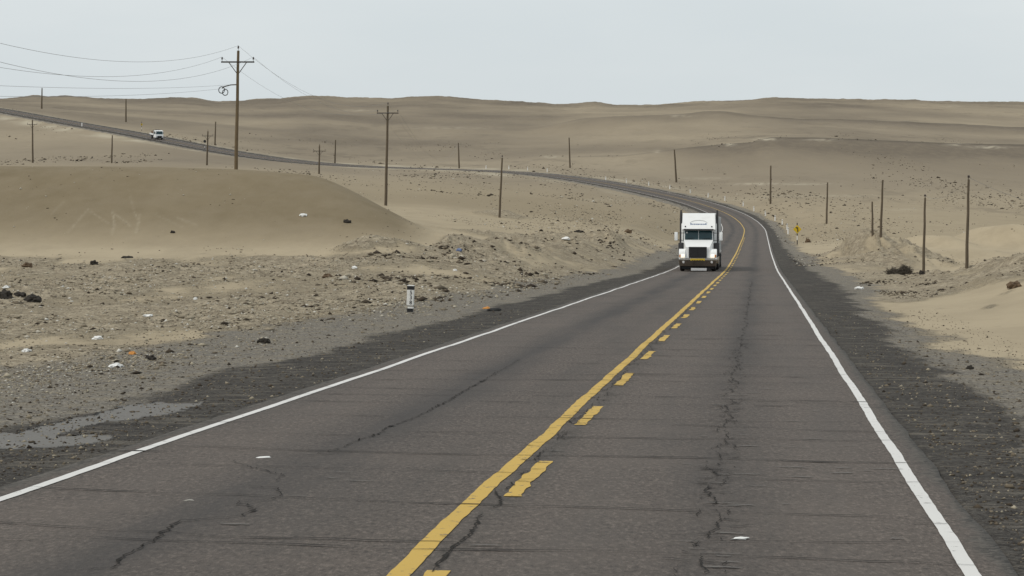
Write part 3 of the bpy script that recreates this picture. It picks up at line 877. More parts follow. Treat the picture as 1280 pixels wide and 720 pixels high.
# crumbled pale bits along the cracks
CV, CF = [], []
for _ in range(150):
    t_ = 9 + rng.random() ** 1.6 * 45
    u_ = rng.choice([1.9, 2.0, 1.8, .3, -1.4, 2.4, 3.0], p=[.3, .15, .15, .1, .1, .1, .1]) + rng.normal() * .16
    L = rng.uniform(.05, .28)
    ribbon([(u_ + L * k / 4, t_ + rng.normal() * .012) for k in range(5)], rng.uniform(.012, .035), .010)
tag(mesh_np('crack_crumbs', np.concatenate(CV), np.concatenate(CF), m_crackp), 'pale worn scabs where the asphalt is flaking by the cracks', 'road wear', kind='structure')

# ------------------------------------------------------------------ loose stones and clods (uncountable)
OCT = np.array([(1, 0, 0), (-1, 0, 0), (0, 1, 0), (0, -1, 0), (0, 0, 1), (0, 0, -1)], float)
OCF = np.array([(0, 2, 4), (2, 1, 4), (1, 3, 4), (3, 0, 4), (2, 0, 5), (1, 2, 5), (3, 1, 5), (0, 3, 5)])


def stones(name, X, Y, size, colr, label, m, flat=.55):
    n = len(X)
    z = hfun(X, Y)
    ang = rng.uniform(0, 2 * PI, n)
    v = OCT[None] * rng.uniform(.55, 1.25, (n, 6, 1)) + rng.normal(size=(n, 6, 3)) * .16
    v[:, :, 2] *= flat
    v[:, :, 0] *= rng.uniform(.8, 1.6, (n, 1))
    v *= size[:, None, None]
    ca, sa = np.cos(ang)[:, None], np.sin(ang)[:, None]
    x = v[:, :, 0] * ca - v[:, :, 1] * sa; y = v[:, :, 0] * sa + v[:, :, 1] * ca
    vv = np.stack([x + X[:, None], y + Y[:, None], v[:, :, 2] + (z + size * .18)[:, None]], -1).reshape(-1, 3)
    ff = (OCF[None] + (np.arange(n) * 6)[:, None, None]).reshape(-1, 3)
    o = mesh_np(name, vv, ff, m)
    fattr(o, 'shade', np.repeat(colr, 6))
    tag(o, label, 'stones', kind='stuff')
    return o


m_stone, nt, bs = mat('loose_stone'); q = NB(nt)
shd = q.attr('shade').outputs['Fac']
rmp = q.n('ShaderNodeValToRGB', {0: shd})
e = rmp.color_ramp.elements
e[0].position = 0; e[0].color = (.035, .028, .022, 1); e[1].position = 1; e[1].color = (.62, .60, .55, 1)
for p_, c_ in ((.25, (.085, .068, .05, 1)), (.55, (.22, .185, .135, 1)), (.85, (.40, .355, .27, 1))):
    el = e.new(p_); el.color = c_
nt.links.new(rmp.outputs[0], bs.inputs['Base Color'])
bs.inputs['Roughness'].default_value = .95; bs.inputs['Specular IOR Level'].default_value = .1


def scatter(n, a0, a1, d0, d1, keep):
    a = rng.uniform(a0, a1, n); D = np.exp(rng.uniform(math.log(d0), math.log(d1), n))
    X = (a - 640) / F * D
    rub, dn, u, t, ov = zones(X, D)
    k = keep(X, D, rub, dn, u, a)
    return X[k], D[k], rub[k], u[k]


X, D, rub, u = scatter(110000, -200, 900, 17, 125, lambda X, D, r, dn, u, a: (r * np.clip(.35 + 1.5 * fbm(X * .25, D * .12, 3), .03, 1.) * .75 > rng.random(len(X))) & (u < -6))
sz = np.clip(np.exp(rng.normal(math.log(.017), .62, len(X))) * np.clip(D / 40, .8, 2.2), .008, .12)
stones('loose_stones', X, D, sz, np.clip(np.where(rng.random(len(X)) < .38, rng.beta(1.2, 5, len(X)), .45 + .5 * rng.beta(1.5, 2, len(X))), 0, .95), 'small dark stones and clods strewn over the rough ground left of the road', m_stone)
X, D, rub, u = scatter(230000, -80, 900, 19, 118, lambda X, D, r, dn, u, a: (r * np.clip(.5 + 1.3 * fbm(X * .35 + 4, D * .10, 3), .05, 1.) * .55 > rng.random(len(X))) & (u < -6))
sz = np.clip(np.exp(rng.normal(math.log(.016), .5, len(X))) * np.clip(D / 38, .6, 2.0), .01, .08)
stones('earth_crumbs', X, D, sz, np.clip(.72 + .15 * rng.normal(size=len(X)), .2, .98), 'sand coloured crumbs of broken crust covering the stony ground at left', m_stone, .6)
X, D, rub, u = scatter(60000, 420, 1320, 62, 240, lambda X, D, r, dn, u, a: (np.clip(r - .2, 0, 1) * 1.6 * np.clip(.1 + 2. * fbm(X * .3, D * .15, 3), 0, 1.) > rng.random(len(X))) & (np.abs(u) > 7))
sz = np.clip(np.exp(rng.normal(math.log(.068), .6, len(X))), .03, .22); sz = np.where(u > 0, np.clip(sz * .5, .02, .12), sz)
stones('rubble_clods', X, D, sz, np.clip(np.where(rng.random(len(X)) < .6, rng.beta(1.2, 5, len(X)), rng.beta(2.5, 2.0, len(X))), 0, .9), 'brown clods strewn over the sand heaps on both sides of the bend', m_stone)
X, D, rub, u = scatter(60000, -100, 1340, 11, 60, lambda X, D, r, dn, u, a: (np.abs(u) > 3.9) & (np.abs(u) < np.where(u > 0, 7.5, 10.)) & (rng.random(len(X)) < .55))
sz = np.clip(np.exp(rng.normal(math.log(.0105), .5, len(X))), .005, .045)
stones('verge_gravel', X, D, sz, np.clip(rng.beta(1.7, 2.8, len(X)), 0, .8), 'fine grey gravel lying on both road shoulders', m_stone, .7)

X, D, rub, u = scatter(90000, 380, 1330, 150, 560, lambda X, D, r, dn, u, a: (np.abs(u) > 5) & (rng.random(len(X)) < np.clip(.22 + 1.3 * fbm(X * .06 + 5, D * .022, 4), 0, 1) * (.22 + .78 * np.exp(-((np.abs(u) - 5) / 24.) ** 2))))
sz = np.clip(np.exp(rng.normal(math.log(.055), .6, len(X))) * np.clip(D / 300, .7, 1.5), .03, .32)
stones('plain_stones', X, D, sz, np.clip(np.where(rng.random(len(X)) < .62, rng.beta(1.2, 4, len(X)), .55 + .45 * rng.random(len(X))), 0, 1), 'small scattered stones speckling the sandy plain around the bend', m_stone)

X, D, rub, u = scatter(60000, -60, 1330, 330, 900, lambda X, D, r, dn, u, a: (np.abs(u) > 7) & (rng.random(len(X)) < np.clip(-.12 + 1.5 * fbm(X * .03 + 2, D * .010, 4), 0, .8)))
sz = np.clip(np.exp(rng.normal(math.log(.15), .5, len(X))), .06, .6)
stones('hillside_stones', X, D, sz, np.clip(rng.beta(1.3, 3.4, len(X)), 0, .9), 'sparse stones speckling the far slopes beside the climbing road', m_stone)
X, D, rub, u = scatter(5000, -60, 560, 102, 132, lambda X, D, r, dn, u, a: (dn > .3) & (rng.random(len(X)) < np.clip(.02 + .35 * fbm(X * .12 + 9, D * .12, 3), 0, .3)))
sz = np.clip(np.exp(rng.normal(math.log(.035), .5, len(X))), .015, .12)
stones('dune_specks', X, D, sz, np.clip(np.where(rng.random(len(X)) < .7, rng.beta(1.3, 4, len(X)), .9), 0, 1), 'few tiny stones and scraps lying on the bare dune face', m_stone)

# ------------------------------------------------------------------ object materials
m_wood = simple('weathered_pole_wood', (.125, .100, .072), .9, var=.35, scale=3., spec=.1)
m_wood2 = simple('brown_pole_wood', (.15, .113, .07), .9, var=.35, scale=3., spec=.1)
m_iron = simple('rusty_iron', (.05, .04, .034), .7, var=.3)
m_porc = simple('dark_porcelain', (.045, .032, .028), .35)
m_wire = simple('grey_cable', (.22, .22, .225), .6)
m_wpaint = simple('white_paint', (.86, .87, .865), .35, var=.03, dirt=((.50, .47, .41), .15))
m_wflat = simple('chalky_white_paint', (.80, .79, .76), .8, var=.06, scale=14., dirt=((.38, .34, .27), .4))
m_black = simple('black_paint', (.018, .018, .02), .6)
m_grey = simple('grey_concrete', (.30, .285, .255), .9, var=.25, scale=18.)
m_rubber = simple('black_rubber', (.018, .018, .018), .85)
m_chrome = simple('dull_chrome', (.40, .37, .33), .25, metal=.95, var=.15, dirt=((.17, .14, .10), .6))
m_steel = simple('dark_steel', (.06, .06, .062), .6, metal=.3)
m_signy = simple('yellow_sign_paint', (.66, .45, .02), .5, var=.12)
m_blue = simple('blue_lettering', (.10, .18, .36), .5)
m_pgrey = simple('pale_grey_line', (.50, .51, .50), .5)
m_platey = simple('yellow_plate', (.62, .43, .04), .5)
m_platew = simple('white_plate', (.62, .62, .62), .5)
m_orange = simple('amber_lens', (.55, .22, .05), .3)
m_trailer = simple('trailer_panel', (.55, .56, .56), .5, var=.08, dirt=((.30, .27, .22), .4))
m_rust = simple('brown_load', (.16, .11, .075), .9, var=.35, scale=3.)

m_glass, nt, bs = mat('dark_windscreen'); q = NB(nt)
nz = q.noise(q.n('ShaderNodeTexCoord').outputs['Object'], 1.4, 3)
nt.links.new(q.mix(nz, (.012, .034, .042), (.03, .07, .08)), bs.inputs['Base Color'])
bs.inputs['Roughness'].default_value = .12; bs.inputs['Specular IOR Level'].default_value = .35
m_lamp, nt, bs = mat('lit_headlight')
bs.inputs['Base Color'].default_value = (.9, .85, .75, 1); bs.inputs['Roughness'].default_value = .2
bs.inputs['Emission Color'].default_value = (1., .86, .66, 1); bs.inputs['Emission Strength'].default_value = .8
m_hub = simple('hub_metal', (.38, .37, .36), .5, metal=.6)

# ------------------------------------------------------------------ poles
RIGHT = Vector((1, 0, 0))


def insul(p, h=.24):
    b = MB()
    b.tube([(0, 0, 0), (0, 0, h * .45)], .018, 6)
    b.tube([(0, 0, h * .42), (0, 0, h * .5), (0, 0, h * .62), (0, 0, h * .68), (0, 0, h * .85), (0, 0, h)], [.05, .08, .08, .05, .06, .035], 8)
    return b


POLES = {}


def pole(name, label, top, base=None, D=None, arm=0., r0=.16, group='bare poles', brown=False, arm_drop=None, xr=0., nub=True):
    """top / base: photo positions; D: distance when the foot is hidden"""
    if D is None:
        b = hit(*base)
        D = b.y
    else:
        x = (base[0] - 640) / F * D
        b = Vector((x, D, ground(x, D)))
    t = P(top[0], top[1], D)
    r0 = r0 * D / F / 2
    h = t.z - b.z
    root = empty(name, (b.x, b.y, b.z))
    tag(root, label, 'pole', group)
    lean = t - b
    pin = min(.42, .045 * h) if arm or nub else 0
    hs = h - pin
    s = MB()
    n = 6
    pts = [(lean.x * (k / n) * hs / h + (.012 * math.sin(k * 2.1) if 0 < k < n else 0), 0, -.5 + (hs + .5) * k / n) for k in range(n + 1)]
    s.tube(pts, [r0 * (1 - .36 * k / n) for k in range(n + 1)], 10)
    s.build('pole_shaft', m_wood2 if brown else m_wood, root, True)
    xt = lean.x * hs / h
    heads = []
    if arm or nub:
        o = insul(None, pin).build('insulator', m_porc, root, True, loc=(xt, 0, hs))
    if arm:
        R = Matrix.Rotation(xr, 3, 'Z')
        za = hs - arm_drop
        xa = lean.x * za / h
        dy = -r0 * .9 - .06
        c = MB(); c.box((0, dy, 0), (arm, .10, .12), bev=.012)
        c.build('crossarm', m_iron, root, loc=(xa, 0, za), rot=(0, 0, xr))
        for sg in (-1, 1):
            bb = MB()
            bb.tube([(sg * arm * .26, dy - .02, -.06), (sg * .10, dy + .04, -arm * .33)], .035, 6)
            bb.build('brace', m_iron, root, loc=(xa, 0, za), rot=(0, 0, xr))
            ins = insul(None, arm * .13).build('insulator', m_porc, root, True, loc=(xa + sg * arm * .47 * math.cos(xr), sg * arm * .47 * math.sin(xr) + dy * math.cos(xr), za + .06))
            heads.append(Vector((b.x + xa + sg * arm * .47 * math.cos(xr), b.y + sg * arm * .47 * math.sin(xr) + dy, b.z + za + .06 + arm * .13)))
    POLES[label] = root
    return root, Vector((b.x + xt, b.y, b.z + h)), heads, b, h


GP_ARM = 'wooden power poles with crossarms'
GP_R = 'bare poles along the right side of the bend'
GP_F = 'bare poles beside the far road'
p297 = pole('utility_pole', 'tall brown wooden power pole with a crossarm and cable coil behind the dune', (298, 57), (294.3, 243), 165, 2.75, 5.0, GP_ARM, True, .95)
p484 = pole('utility_pole', 'grey wooden power pole with a braced crossarm at the dune tail end', (485, 128), (482, 258), 235, 2.55, 3.8, GP_ARM, False, .85)
pole('utility_pole', 'small far power pole with crossarm just left of the tall coil pole', (260, 162), (258.5, 205), 500, 2.8, 2.4, GP_ARM, False, 1.2)
pole('utility_pole', 'small power pole with crossarm peeking over the rounded dune crest end', (399.5, 180), (398.7, 222), 450, 2.8, 2.4, GP_ARM, False, 1.3)
pole('utility_pole', 'small far power pole with crossarm below the start of the far road', (40.5, 148), (41, 204), 510, 2.6, 2.4, GP_ARM, False, 1.1)
pole('utility_pole', 'thin bare pole rising above the dune crest left of the white flatbed truck', (140.4, 169), (139.5, 204), 505, 0, 2.2, 'bare poles behind the dune', nub=False)
p627 = pole('utility_pole', 'leaning bare pole on a low sand hump left of the bend', (628, 194), (624, 272), None, 0, 3.0, 'bare poles left of the bend', nub=True)
pr = pole('utility_pole', 'tallest bare pole at right, standing behind the near rubble slope', (1211, 219), (1208, 335), None, 0, 4.4, GP_R)
p1155 = pole('utility_pole', 'bare pole on the sand beside the dry brush heap', (1156.5, 243), (1154, 339), None, 0, 3.8, GP_R)
pole('utility_pole', 'taller of the two bare poles standing on the rubble heap', (1103.5, 225), (1100.5, 296), None, 0, 3.4, GP_R, nub=False)
pole('utility_pole', 'short bare pole on the rubble heap next to a taller one', (1090.3, 252), (1090.8, 294.5), None, 0, 3.0, GP_R, nub=False)
for lb, tp, bs_ in [('bare pole standing between the yellow bend sign and the rubble heap', (1034.5, 228), (1033, 280)),
                    ('bare pole directly beyond the outside of the sharpest bend, right of the truck', (963.5, 207), (963, 255)),
                    ('slightly tilted bare pole above and left of the white truck trailer', (843, 187), (845.6, 228))]:
    pole('utility_pole', lb, tp, bs_, None, 0, 2.6, GP_R, nub=False)
p712 = pole('utility_pole', 'bare pole on the plain beyond the middle of the long bend', (711.4, 172), (712.6, 210), None, 0, 2.1, GP_F, nub=False)
p573 = pole('utility_pole', 'bare pole where the road narrows to a thin strip, right of the dune tail pole', (573, 178.5), (574, 210.5), None, 0, 2.1, GP_F, nub=False)
pole('utility_pole', 'bare far pole just right of the small crossarm pole on the dune end', (419.5, 175), (418.5, 204), None, 0, 2.1, GP_F, nub=False)
pole('utility_pole', 'bare far pole just beyond the road, between the black backed sign and tall coil pole', (269.6, 152), (268.6, 181.5), None, 0, 2.1, GP_F, nub=False)
pole('utility_pole', 'bare far pole touching the skyline above the white flatbed truck', (157.5, 124), (157.4, 152.5), None, 0, 2.1, GP_F, nub=False)
pole('utility_pole', 'bare far pole standing out against the sky at the top of the far road', (52.6, 109), (52.1, 136), None, 0, 2.1, GP_F)
# neighbours just outside the picture that the cables run to
xl, yl = -25.6, 62.0
zl = ground(xl, yl)
q_ = P(640, 205, yl)
pl_root, pl_top, pl_heads, _, _ = pole('utility_pole', 'near wooden power pole with crossarm outside the left side, carrying the six cables', (640 + xl / yl * F, 205 - 7.1 / yl * F), (640 + xl / yl * F, 0), yl, 2.75, 13, GP_ARM, True, .95)
xq, yq = (1420 - 640) / F * 112, 112
pq = pole('utility_pole', 'near bare pole outside the right side, carrying the single telephone wire', (1421, 205 + 52), (1420, 0), 112, 0, 6.5, GP_R)

# cable coil and its bracket on the tall pole
b297 = p297[3]
rt = p297[0]
zc = P(294, 106, 165).z - b297.z
c = MB()
c.tube([(0.1, -.25, zc), (-.35, -.28, zc - .02), (-.95, -.3, zc - .18), (-1.05, -.3, zc - .30)], .05, 6)
c.build('cable_bracket', m_iron, rt, True)
c = MB()
for k, (cx_, cz_, rr) in enumerate(((-1.10, -.44, .27), (-.80, -.64, .25))):
    c.tube([(cx_ + rr * math.cos(a_) * .9, -.3 - .03 * k + .03 * math.sin(a_), zc + cz_ + rr * math.sin(a_)) for a_ in np.linspace(0.3, 2 * PI + .3, 22)], .038, 5)
c.build('cable_coil', m_steel, rt, True)


# ------------------------------------------------------------------ cables
def cable(a, b, sag, label, r=.0095, n=40, group='cables strung between the poles'):
    a, b = Vector(a), Vector(b)
    pts = []
    for k in range(n + 1):
        s = k / n
        p = a.lerp(b, s); p.z -= 4 * sag * s * (1 - s)
        pts.append(p - a)
    o = MB(); o.tube(pts, r, 4, False)
    o = o.build('cable', m_wire, loc=a)
    tag(o, label, 'cable', group)


T297, H297 = p297[1], p297[2]
T484, H484 = p484[1], p484[2]
cable(T297, pl_top, 2.47, 'topmost cable sagging across the sky, left of the tall coil pole')
cable(H297[0], pl_heads[0], 2.45, 'cable from the left end of the tall coil pole crossarm, running left')
cable(H297[1], pl_heads[1], 2.75, 'cable from the right end of the tall coil pole crossarm, running left')
z0 = P(297, 106, 165).z; zn = CZ + 3.04
cable((T297.x - .8, 165, z0), (xl, yl, zn), .475, 'upper of the two low telephone cables left of the tall coil pole', .008)
cable((T297.x - .8, 165, z0 - .25), (xl, yl, zn - .55), .55, 'lower of the two low telephone cables left of the tall coil pole', .008)
cable(T297, T484, 2.17, 'cable from the very top of the tall coil pole down to the dune tail pole')
cable(H297[0], H484[0], 2.2, 'cable between the left crossarm ends of the two big power poles')
cable(H297[1], H484[1], 2.15, 'cable between the right crossarm ends of the two big power poles')
T573 = p573[1]
cable(T484, T573, 5.8, 'middle cable drooping right from the dune tail pole top')
cable(H484[0], T573 - Vector((.3, 0, .5)), 6.0, 'lowest cable drooping right from the dune tail pole crossarm')
cable(H484[1], T573 - Vector((-.3, 0, .5)), 5.6, 'outer cable drooping right from the dune tail pole crossarm')
cable(pr[1] - Vector((0, 0, .1)), pq[1] - Vector((0, 0, .1)), .8, 'single telephone wire rising from the tallest right pole out of the picture', .007)
cable(pr[1] - Vector((0, 0, .1)), p1155[1] - Vector((0, 0, .1)), .5, 'single telephone wire between the tallest right pole and the pole by the brush', .005)


# ------------------------------------------------------------------ white lorry coming towards us
def wheel(parent, x, y, r, w, name='wheel', n=24):
    """wheel centred at (x, y, r), axle along x"""
    o = MB().lathe_x([(-w / 2, r * .62), (-w / 2, r * .9), (-w / 2 + .05, r), (w / 2 - .05, r), (w / 2, r * .9), (w / 2, r * .62)], (0, 0, 0), n).build(name, m_rubber, parent, True, loc=(x, y, r))
    sg = 1 if x > 0 else -1
    MB().lathe_x([(-w / 2 - .004, r * .60), (-w / 2 + .05, r * .5), (0, r * .2), (w / 2 - .05, r * .5), (w / 2 + .004, r * .60)], (0, 0, 0), n).build('rim', m_hub, o, True)
    return o


TD = 128.0
bx_, by_, bz_ = road_pt(np.array([-1.62]), np.array([TD]))
hd = -math.atan(float(np.interp(TD, RT, _dx)))          # heading of the road
lorry = empty('articulated_lorry', (float(bx_[0]), float(by_[0]), float(bz_[0]) + .012), hd)
pitch = -math.atan(float(np.interp(TD + 8, RT, _dz)))
lorry.rotation_euler = (-pitch * 1.0, 0, hd); lorry.scale = (.955, .955, .985)
tag(lorry, 'white long nosed articulated lorry with lit headlights driving towards the viewer', 'truck')
# bonnet
b = MB()
b.hexa([(-.86, .24, .86), (.86, .24, .86), (1.0, 1.75, .9), (-1.0, 1.75, .9), (-.80, .32, 1.58), (.80, .32, 1.58), (.99, 1.72, 2.03), (-.99, 1.72, 2.03)]).bevel(.07, 3)
b.build('hood', m_wpaint, lorry, True)
for sg in (-1, 1):
    b = MB()
    prof = [(.10, .82), (.14, 1.15), (.30, 1.36), (.62, 1.46), (1.05, 1.42), (1.42, 1.18), (1.55, .86), (1.30, .86), (1.16, 1.05), (.86, 1.13), (.50, 1.03), (.36, .82)]
    b.prism(prof, sg * .84, sg * 1.27).bevel(.05, 2)
    b.build('fender', m_wpaint, lorry, True)
    hl = MB(); hl.box((sg * 1.0, .10, 1.0), (.25, .10, .20), bev=.035).build('headlight', m_lamp, lorry, True)
    tl = MB(); tl.box((sg * 1.2, .13, 1.0), (.09, .09, .18), bev=.02).build('turn_signal', m_orange, lorry, True)
# grille
b = MB(); b.box((0, .22, 1.24), (1.22, .08, .72), bev=.02); b.build('grille_surround', m_steel, lorry)
b = MB()
for k in range(15): b.box((-.53 + k * .0757, .165, 1.24), (.018, .03, .64))
b.box((0, .16, 1.24), (.03, .04, .64)); b.box((0, .165, 1.52), (1.1, .03, .02)); b.box((0, .165, .95), (1.1, .03, .02))
b.build('grille', m_black, lorry)
# bumper
b = MB(); b.hexa([(-1.2, .04, .34), (1.2, .04, .34), (1.25, .2, .34), (-1.25, .2, .34), (-1.25, -.15, .70), (1.25, -.15, .70), (1.25, .2, .70), (-1.25, .2, .70)]); b.box((0, .03, .75), (2.5, .36, .09), bev=.03); b.box((0, .05, .82), (2.36, .24, .06), bev=.02)
b.build('bumper', m_chrome, lorry, True)
b = MB(); b.box((0, -.16, .77), (.98, .03, .13), bev=.01); pl2 = b.build('sign_plate', m_platey, lorry)
b = MB()
for k in range(7): b.box((-.33 + k * .11, -.178, .72), (.06, .008, .05))
b.build('plate_lettering', m_black, pl2)
for sg in (-1, 1): MB().lathe_x([(-.03, .06), (.03, .08)], (0, 0, 0), 12).build('fog_lamp', m_platew, lorry, True, loc=(sg * .95, -.17, .6), rot=(0, 0, PI / 2))
b = MB(); b.box((.08, .0, .13), (1.05, .03, .17), bev=.01); b.build('licence_plate', m_platew, lorry)
b = MB(); b.box((0, .3, .28), (2.2, .1, .22)); b.build('air_dam', m_black, lorry)
# cab and sleeper with roof fairing
b = MB()
b.hexa([(-1.02, 1.68, .75), (1.02, 1.68, .75), (1.05, 3.2, .75), (-1.05, 3.2, .75), (-.98, 2.16, 2.74), (.98, 2.16, 2.74), (1.02, 3.2, 2.74), (-1.02, 3.2, 2.74)]).bevel(.06, 2)
cabo = b.build('cab', m_wpaint, lorry, True)
b = MB(); b.box((0, 4.0, 2.0), (2.44, 1.75, 2.3), bev=.06); b.build('sleeper', m_wpaint, lorry, True)
b = MB()
b.hexa([(-1.14, 1.95, 2.74), (1.14, 1.95, 2.74), (1.2, 4.85, 2.72), (-1.2, 4.85, 2.72), (-1.10, 2.75, 3.80), (1.10, 2.75, 3.80), (1.2, 4.75, 3.84), (-1.2, 4.75, 3.84)]).bevel(.11, 3)
fair = b.build('roof_fairing', m_wpaint, lorry, True)


def fz(z): return 1.95 + (z - 2.74) / (3.80 - 2.74) * .8 - .012


b = MB()
b.tube([(.62 * math.cos(a_), fz(3.10 + .25 * math.sin(a_)), 3.10 + .25 * math.sin(a_)) for a_ in np.linspace(.25, PI - .25, 18)], .016, 5)
b.build('arched_stripe', m_pgrey, fair)
b = MB()
xx = -.58
for k, wd in enumerate((.12, .09, .10, .05, .11, .09, .08, .10, .09, .06, .12)):
    hh = .13 if k in (0, 10) else .085
    b.box((xx + wd / 2, fz(3.08), 3.08), (wd * .78, .02, hh)); xx += wd + .012
b.build('lettering', m_blue, fair)
for sg in (-1, 1):
    MB().lathe_x([(-.03, .05), (.03, .035)], (0, 0, 0), 10).build('marker_lamp', m_black, fair, True, loc=(sg * .9, fz(2.93) - .01, 2.93), rot=(0, 0, PI / 2))
b = MB(); b.hexa([(-1.02, 1.78, 2.68), (1.02, 1.78, 2.68), (1.02, 2.2, 2.72), (-1.02, 2.2, 2.72), (-1.02, 1.80, 2.76), (1.02, 1.80, 2.76), (1.02, 2.2, 2.80), (-1.02, 2.2, 2.80)])
b.build('sun_visor', m_black, lorry)


def ws(z, o=.03): return 1.68 + (z - .75) / 1.99 * .48 - o


for sg in (-1, 1):
    b = MB()
    x0, x1 = sorted((sg * .02, sg * .93))
    b.hexa([(x0, ws(2.07), 2.07), (x1, ws(2.07), 2.07), (x1, ws(2.07) + .03, 2.07), (x0, ws(2.07) + .03, 2.07),
            (x0, ws(2.66), 2.66), (x1 * (.98 if abs(x1) > .5 else 1), ws(2.66), 2.66), (x1 * (.98 if abs(x1) > .5 else 1), ws(2.66) + .03, 2.66), (x0 * (.98 if abs(x0) > .5 else 1), ws(2.66) + .03, 2.66)])
    b.build('windscreen', m_glass, lorry)
    b = MB(); b.box((sg * .55, ws(2.12) - .03, 2.15), (.5, .02, .025), Matrix.Rotation(-.1, 3, 'Y')).build('wiper', m_black, lorry)
    b = MB(); b.hexa([(sg * 1.035, 1.95, 1.95), (sg * 1.06, 1.95, 1.95), (sg * 1.06, 2.9, 1.95), (sg * 1.035, 2.9, 1.95), (sg * 1.015, 2.2, 2.6), (sg * 1.04, 2.2, 2.6), (sg * 1.04, 2.9, 2.6), (sg * 1.015, 2.9, 2.6)])
    b.build('side_window', m_glass, lorry)
    # exhaust stack beside the cab
    b = MB()
    b.tube([(sg * 1.26, 3.3, 1.25), (sg * 1.24, 3.3, 3.5), (sg * 1.24, 3.3, 3.92), (sg * 1.25, 3.38, 3.98)], [.09, .09, .075, .07], 10)
    b.build('exhaust_stack', m_steel, lorry, True)
    b = MB(); b.box((sg * 1.22, 3.0, 1.4), (.34, 1.6, .9), bev=.05); b.build('air_cleaner', m_steel, lorry, True)
    # mirrors
    mo = MB(); mo.box((sg * 1.53, 1.86, 2.28), (.22, .10, .56), bev=.04)
    mo = mo.build('mirror', m_wpaint, lorry, True)
    a_ = MB(); a_.tube([(sg * 1.0, 2.1, 2.5), (sg * 1.5, 1.93, 2.5), (sg * 1.5, 1.93, 2.06), (sg * 1.0, 2.05, 2.0)], .02, 6)
    a_.build('mirror_arm', m_black, mo)
    b = MB(); b.box((sg * 1.12, 3.5, .72), (.5, 2.2, .55), bev=.1); b.build('fuel_tank', m_chrome, lorry, True)
    wheel(lorry, sg * 1.06, .92, .52, .30)
    for yy in (6.3, 7.6):
        wheel(lorry, sg * 1.0, yy, .52, .60)
    for yy in (14.2, 15.5):
        wheel(lorry, sg * 1.0, yy, .52, .60)
b = MB(); b.box((0, 4.6, .85), (.9, 8.0, .3)); b.box((0, .95, .55), (1.9, .16, .16)); b.build('chassis', m_steel, lorry)
b = MB(); b.box((.0, 10.9, 2.42), (2.5, 11.6, 2.45), bev=.04)
tr = b.build('trailer', m_trailer, lorry, True)
b = MB()
for k in range(12): b.box((0, 5.6 + k * .95, 2.46), (2.54, .06, 2.35))
b.box((0, 10.9, 1.2), (2.56, 11.5, .12)); b.build('trailer_ribs', m_trailer, tr)
b = MB(); b.box((0, 11, 1.0), (1.1, 10.5, .3)); b.build('trailer_frame', m_steel, tr)
# passenger-side sticker on the windscreen
b = MB(); b.box((-.80, ws(2.52) - .012, 2.53), (.10, .012, .10)); b.build('sticker', m_platew, lorry)

# ------------------------------------------------------------------ small white flatbed lorry far away
t_ = float(np.interp(-205, -((RX / RT) * F + 640)[RT > 600], RT[RT > 600]))
x_, y_, z_ = road_pt(np.array([-1.8]), np.array([t_]))
hd2 = -math.atan2(float(np.interp(t_, RT, RTX)), float(np.interp(t_, RT, RTY)))
sl = math.atan(float(np.interp(t_, RT, _dz)) * float(np.interp(t_, RT, RTY)))
small = empty('flatbed_truck', (float(x_[0]), float(y_[0]), float(z_[0]) + .02))
small.rotation_euler = (sl, 0, hd2 - .10); small.scale = (1.34,) * 3
tag(small, 'small white flatbed truck with a brown load on the far hillside road', 'truck')
b = MB()
b.prism([(0, .55), (0, 1.25), (.12, 1.42), (.35, 2.32), (.55, 2.42), (1.75, 2.42), (1.85, 2.3), (1.85, .55)], -1.05, 1.05).bevel(.06, 2)
b.build('cab', m_wpaint, small, True)
b = MB(); b.hexa([(-.94, .09, 1.46), (.94, .09, 1.46), (.94, .2, 1.46), (-.94, .2, 1.46), (-.86, .305, 2.24), (.86, .305, 2.24), (.86, .4, 2.24), (-.86, .4, 2.24)]); b.build('windscreen', m_glass, small)
for sg in (-1, 1):
    b = MB(); b.hexa([(sg * 1.04, .4, 1.45), (sg * 1.065, .4, 1.45), (sg * 1.065, 1.5, 1.45), (sg * 1.04, 1.5, 1.45), (sg * 1.04, .6, 2.15), (sg * 1.065, .6, 2.15), (sg * 1.065, 1.5, 2.15), (sg * 1.04, 1.5, 2.15)]); b.build('side_window', m_glass, small)
    b = MB(); b.box((sg * .78, -.02, .92), (.36, .08, .2), bev=.03); b.build('headlight', m_platew, small, True)
    b = MB(); b.box((sg * 1.22, .35, 1.8), (.16, .08, .34), bev=.03); b.build('mirror', m_black, small, True)
    wheel(small, sg * .9, .75, .42, .26, n=16); wheel(small, sg * .9, 3.7, .42, .42, n=16)
b = MB(); b.box((0, -.04, .80), (1.2, .07, .48), bev=.02); b.build('grille', m_black, small)
b = MB(); b.box((0, -.05, .5), (2.05, .16, .22), bev=.03); b.build('bumper', m_black, small)
b = MB(); b.box((0, 2.75, .72), (.8, 4.3, .22)); b.build('chassis', m_steel, small)
b = MB(); b.box((0, 3.5, 1.0), (2.2, 3.0, .14)); b.box((0, 2.05, 1.75), (2.15, .08, 1.5)); b.box((0, 2.02, 2.52), (1.2, .1, .1)); b.build('load_bed', m_steel, small)
b = MB()
b.box((1.08, 3.5, 1.28), (.06, 2.9, .42)); b.box((-1.08, 3.5, 1.28), (.06, 2.9, .42)); b.box((0, 4.96, 1.28), (2.2, .06, .42)); b.build('side_board', m_wpaint, small)
b = MB()
b.box((-.1, 3.35, 1.6), (1.7, 2.2, 1.0), bev=.25); b.build('load', m_rust, small, True)

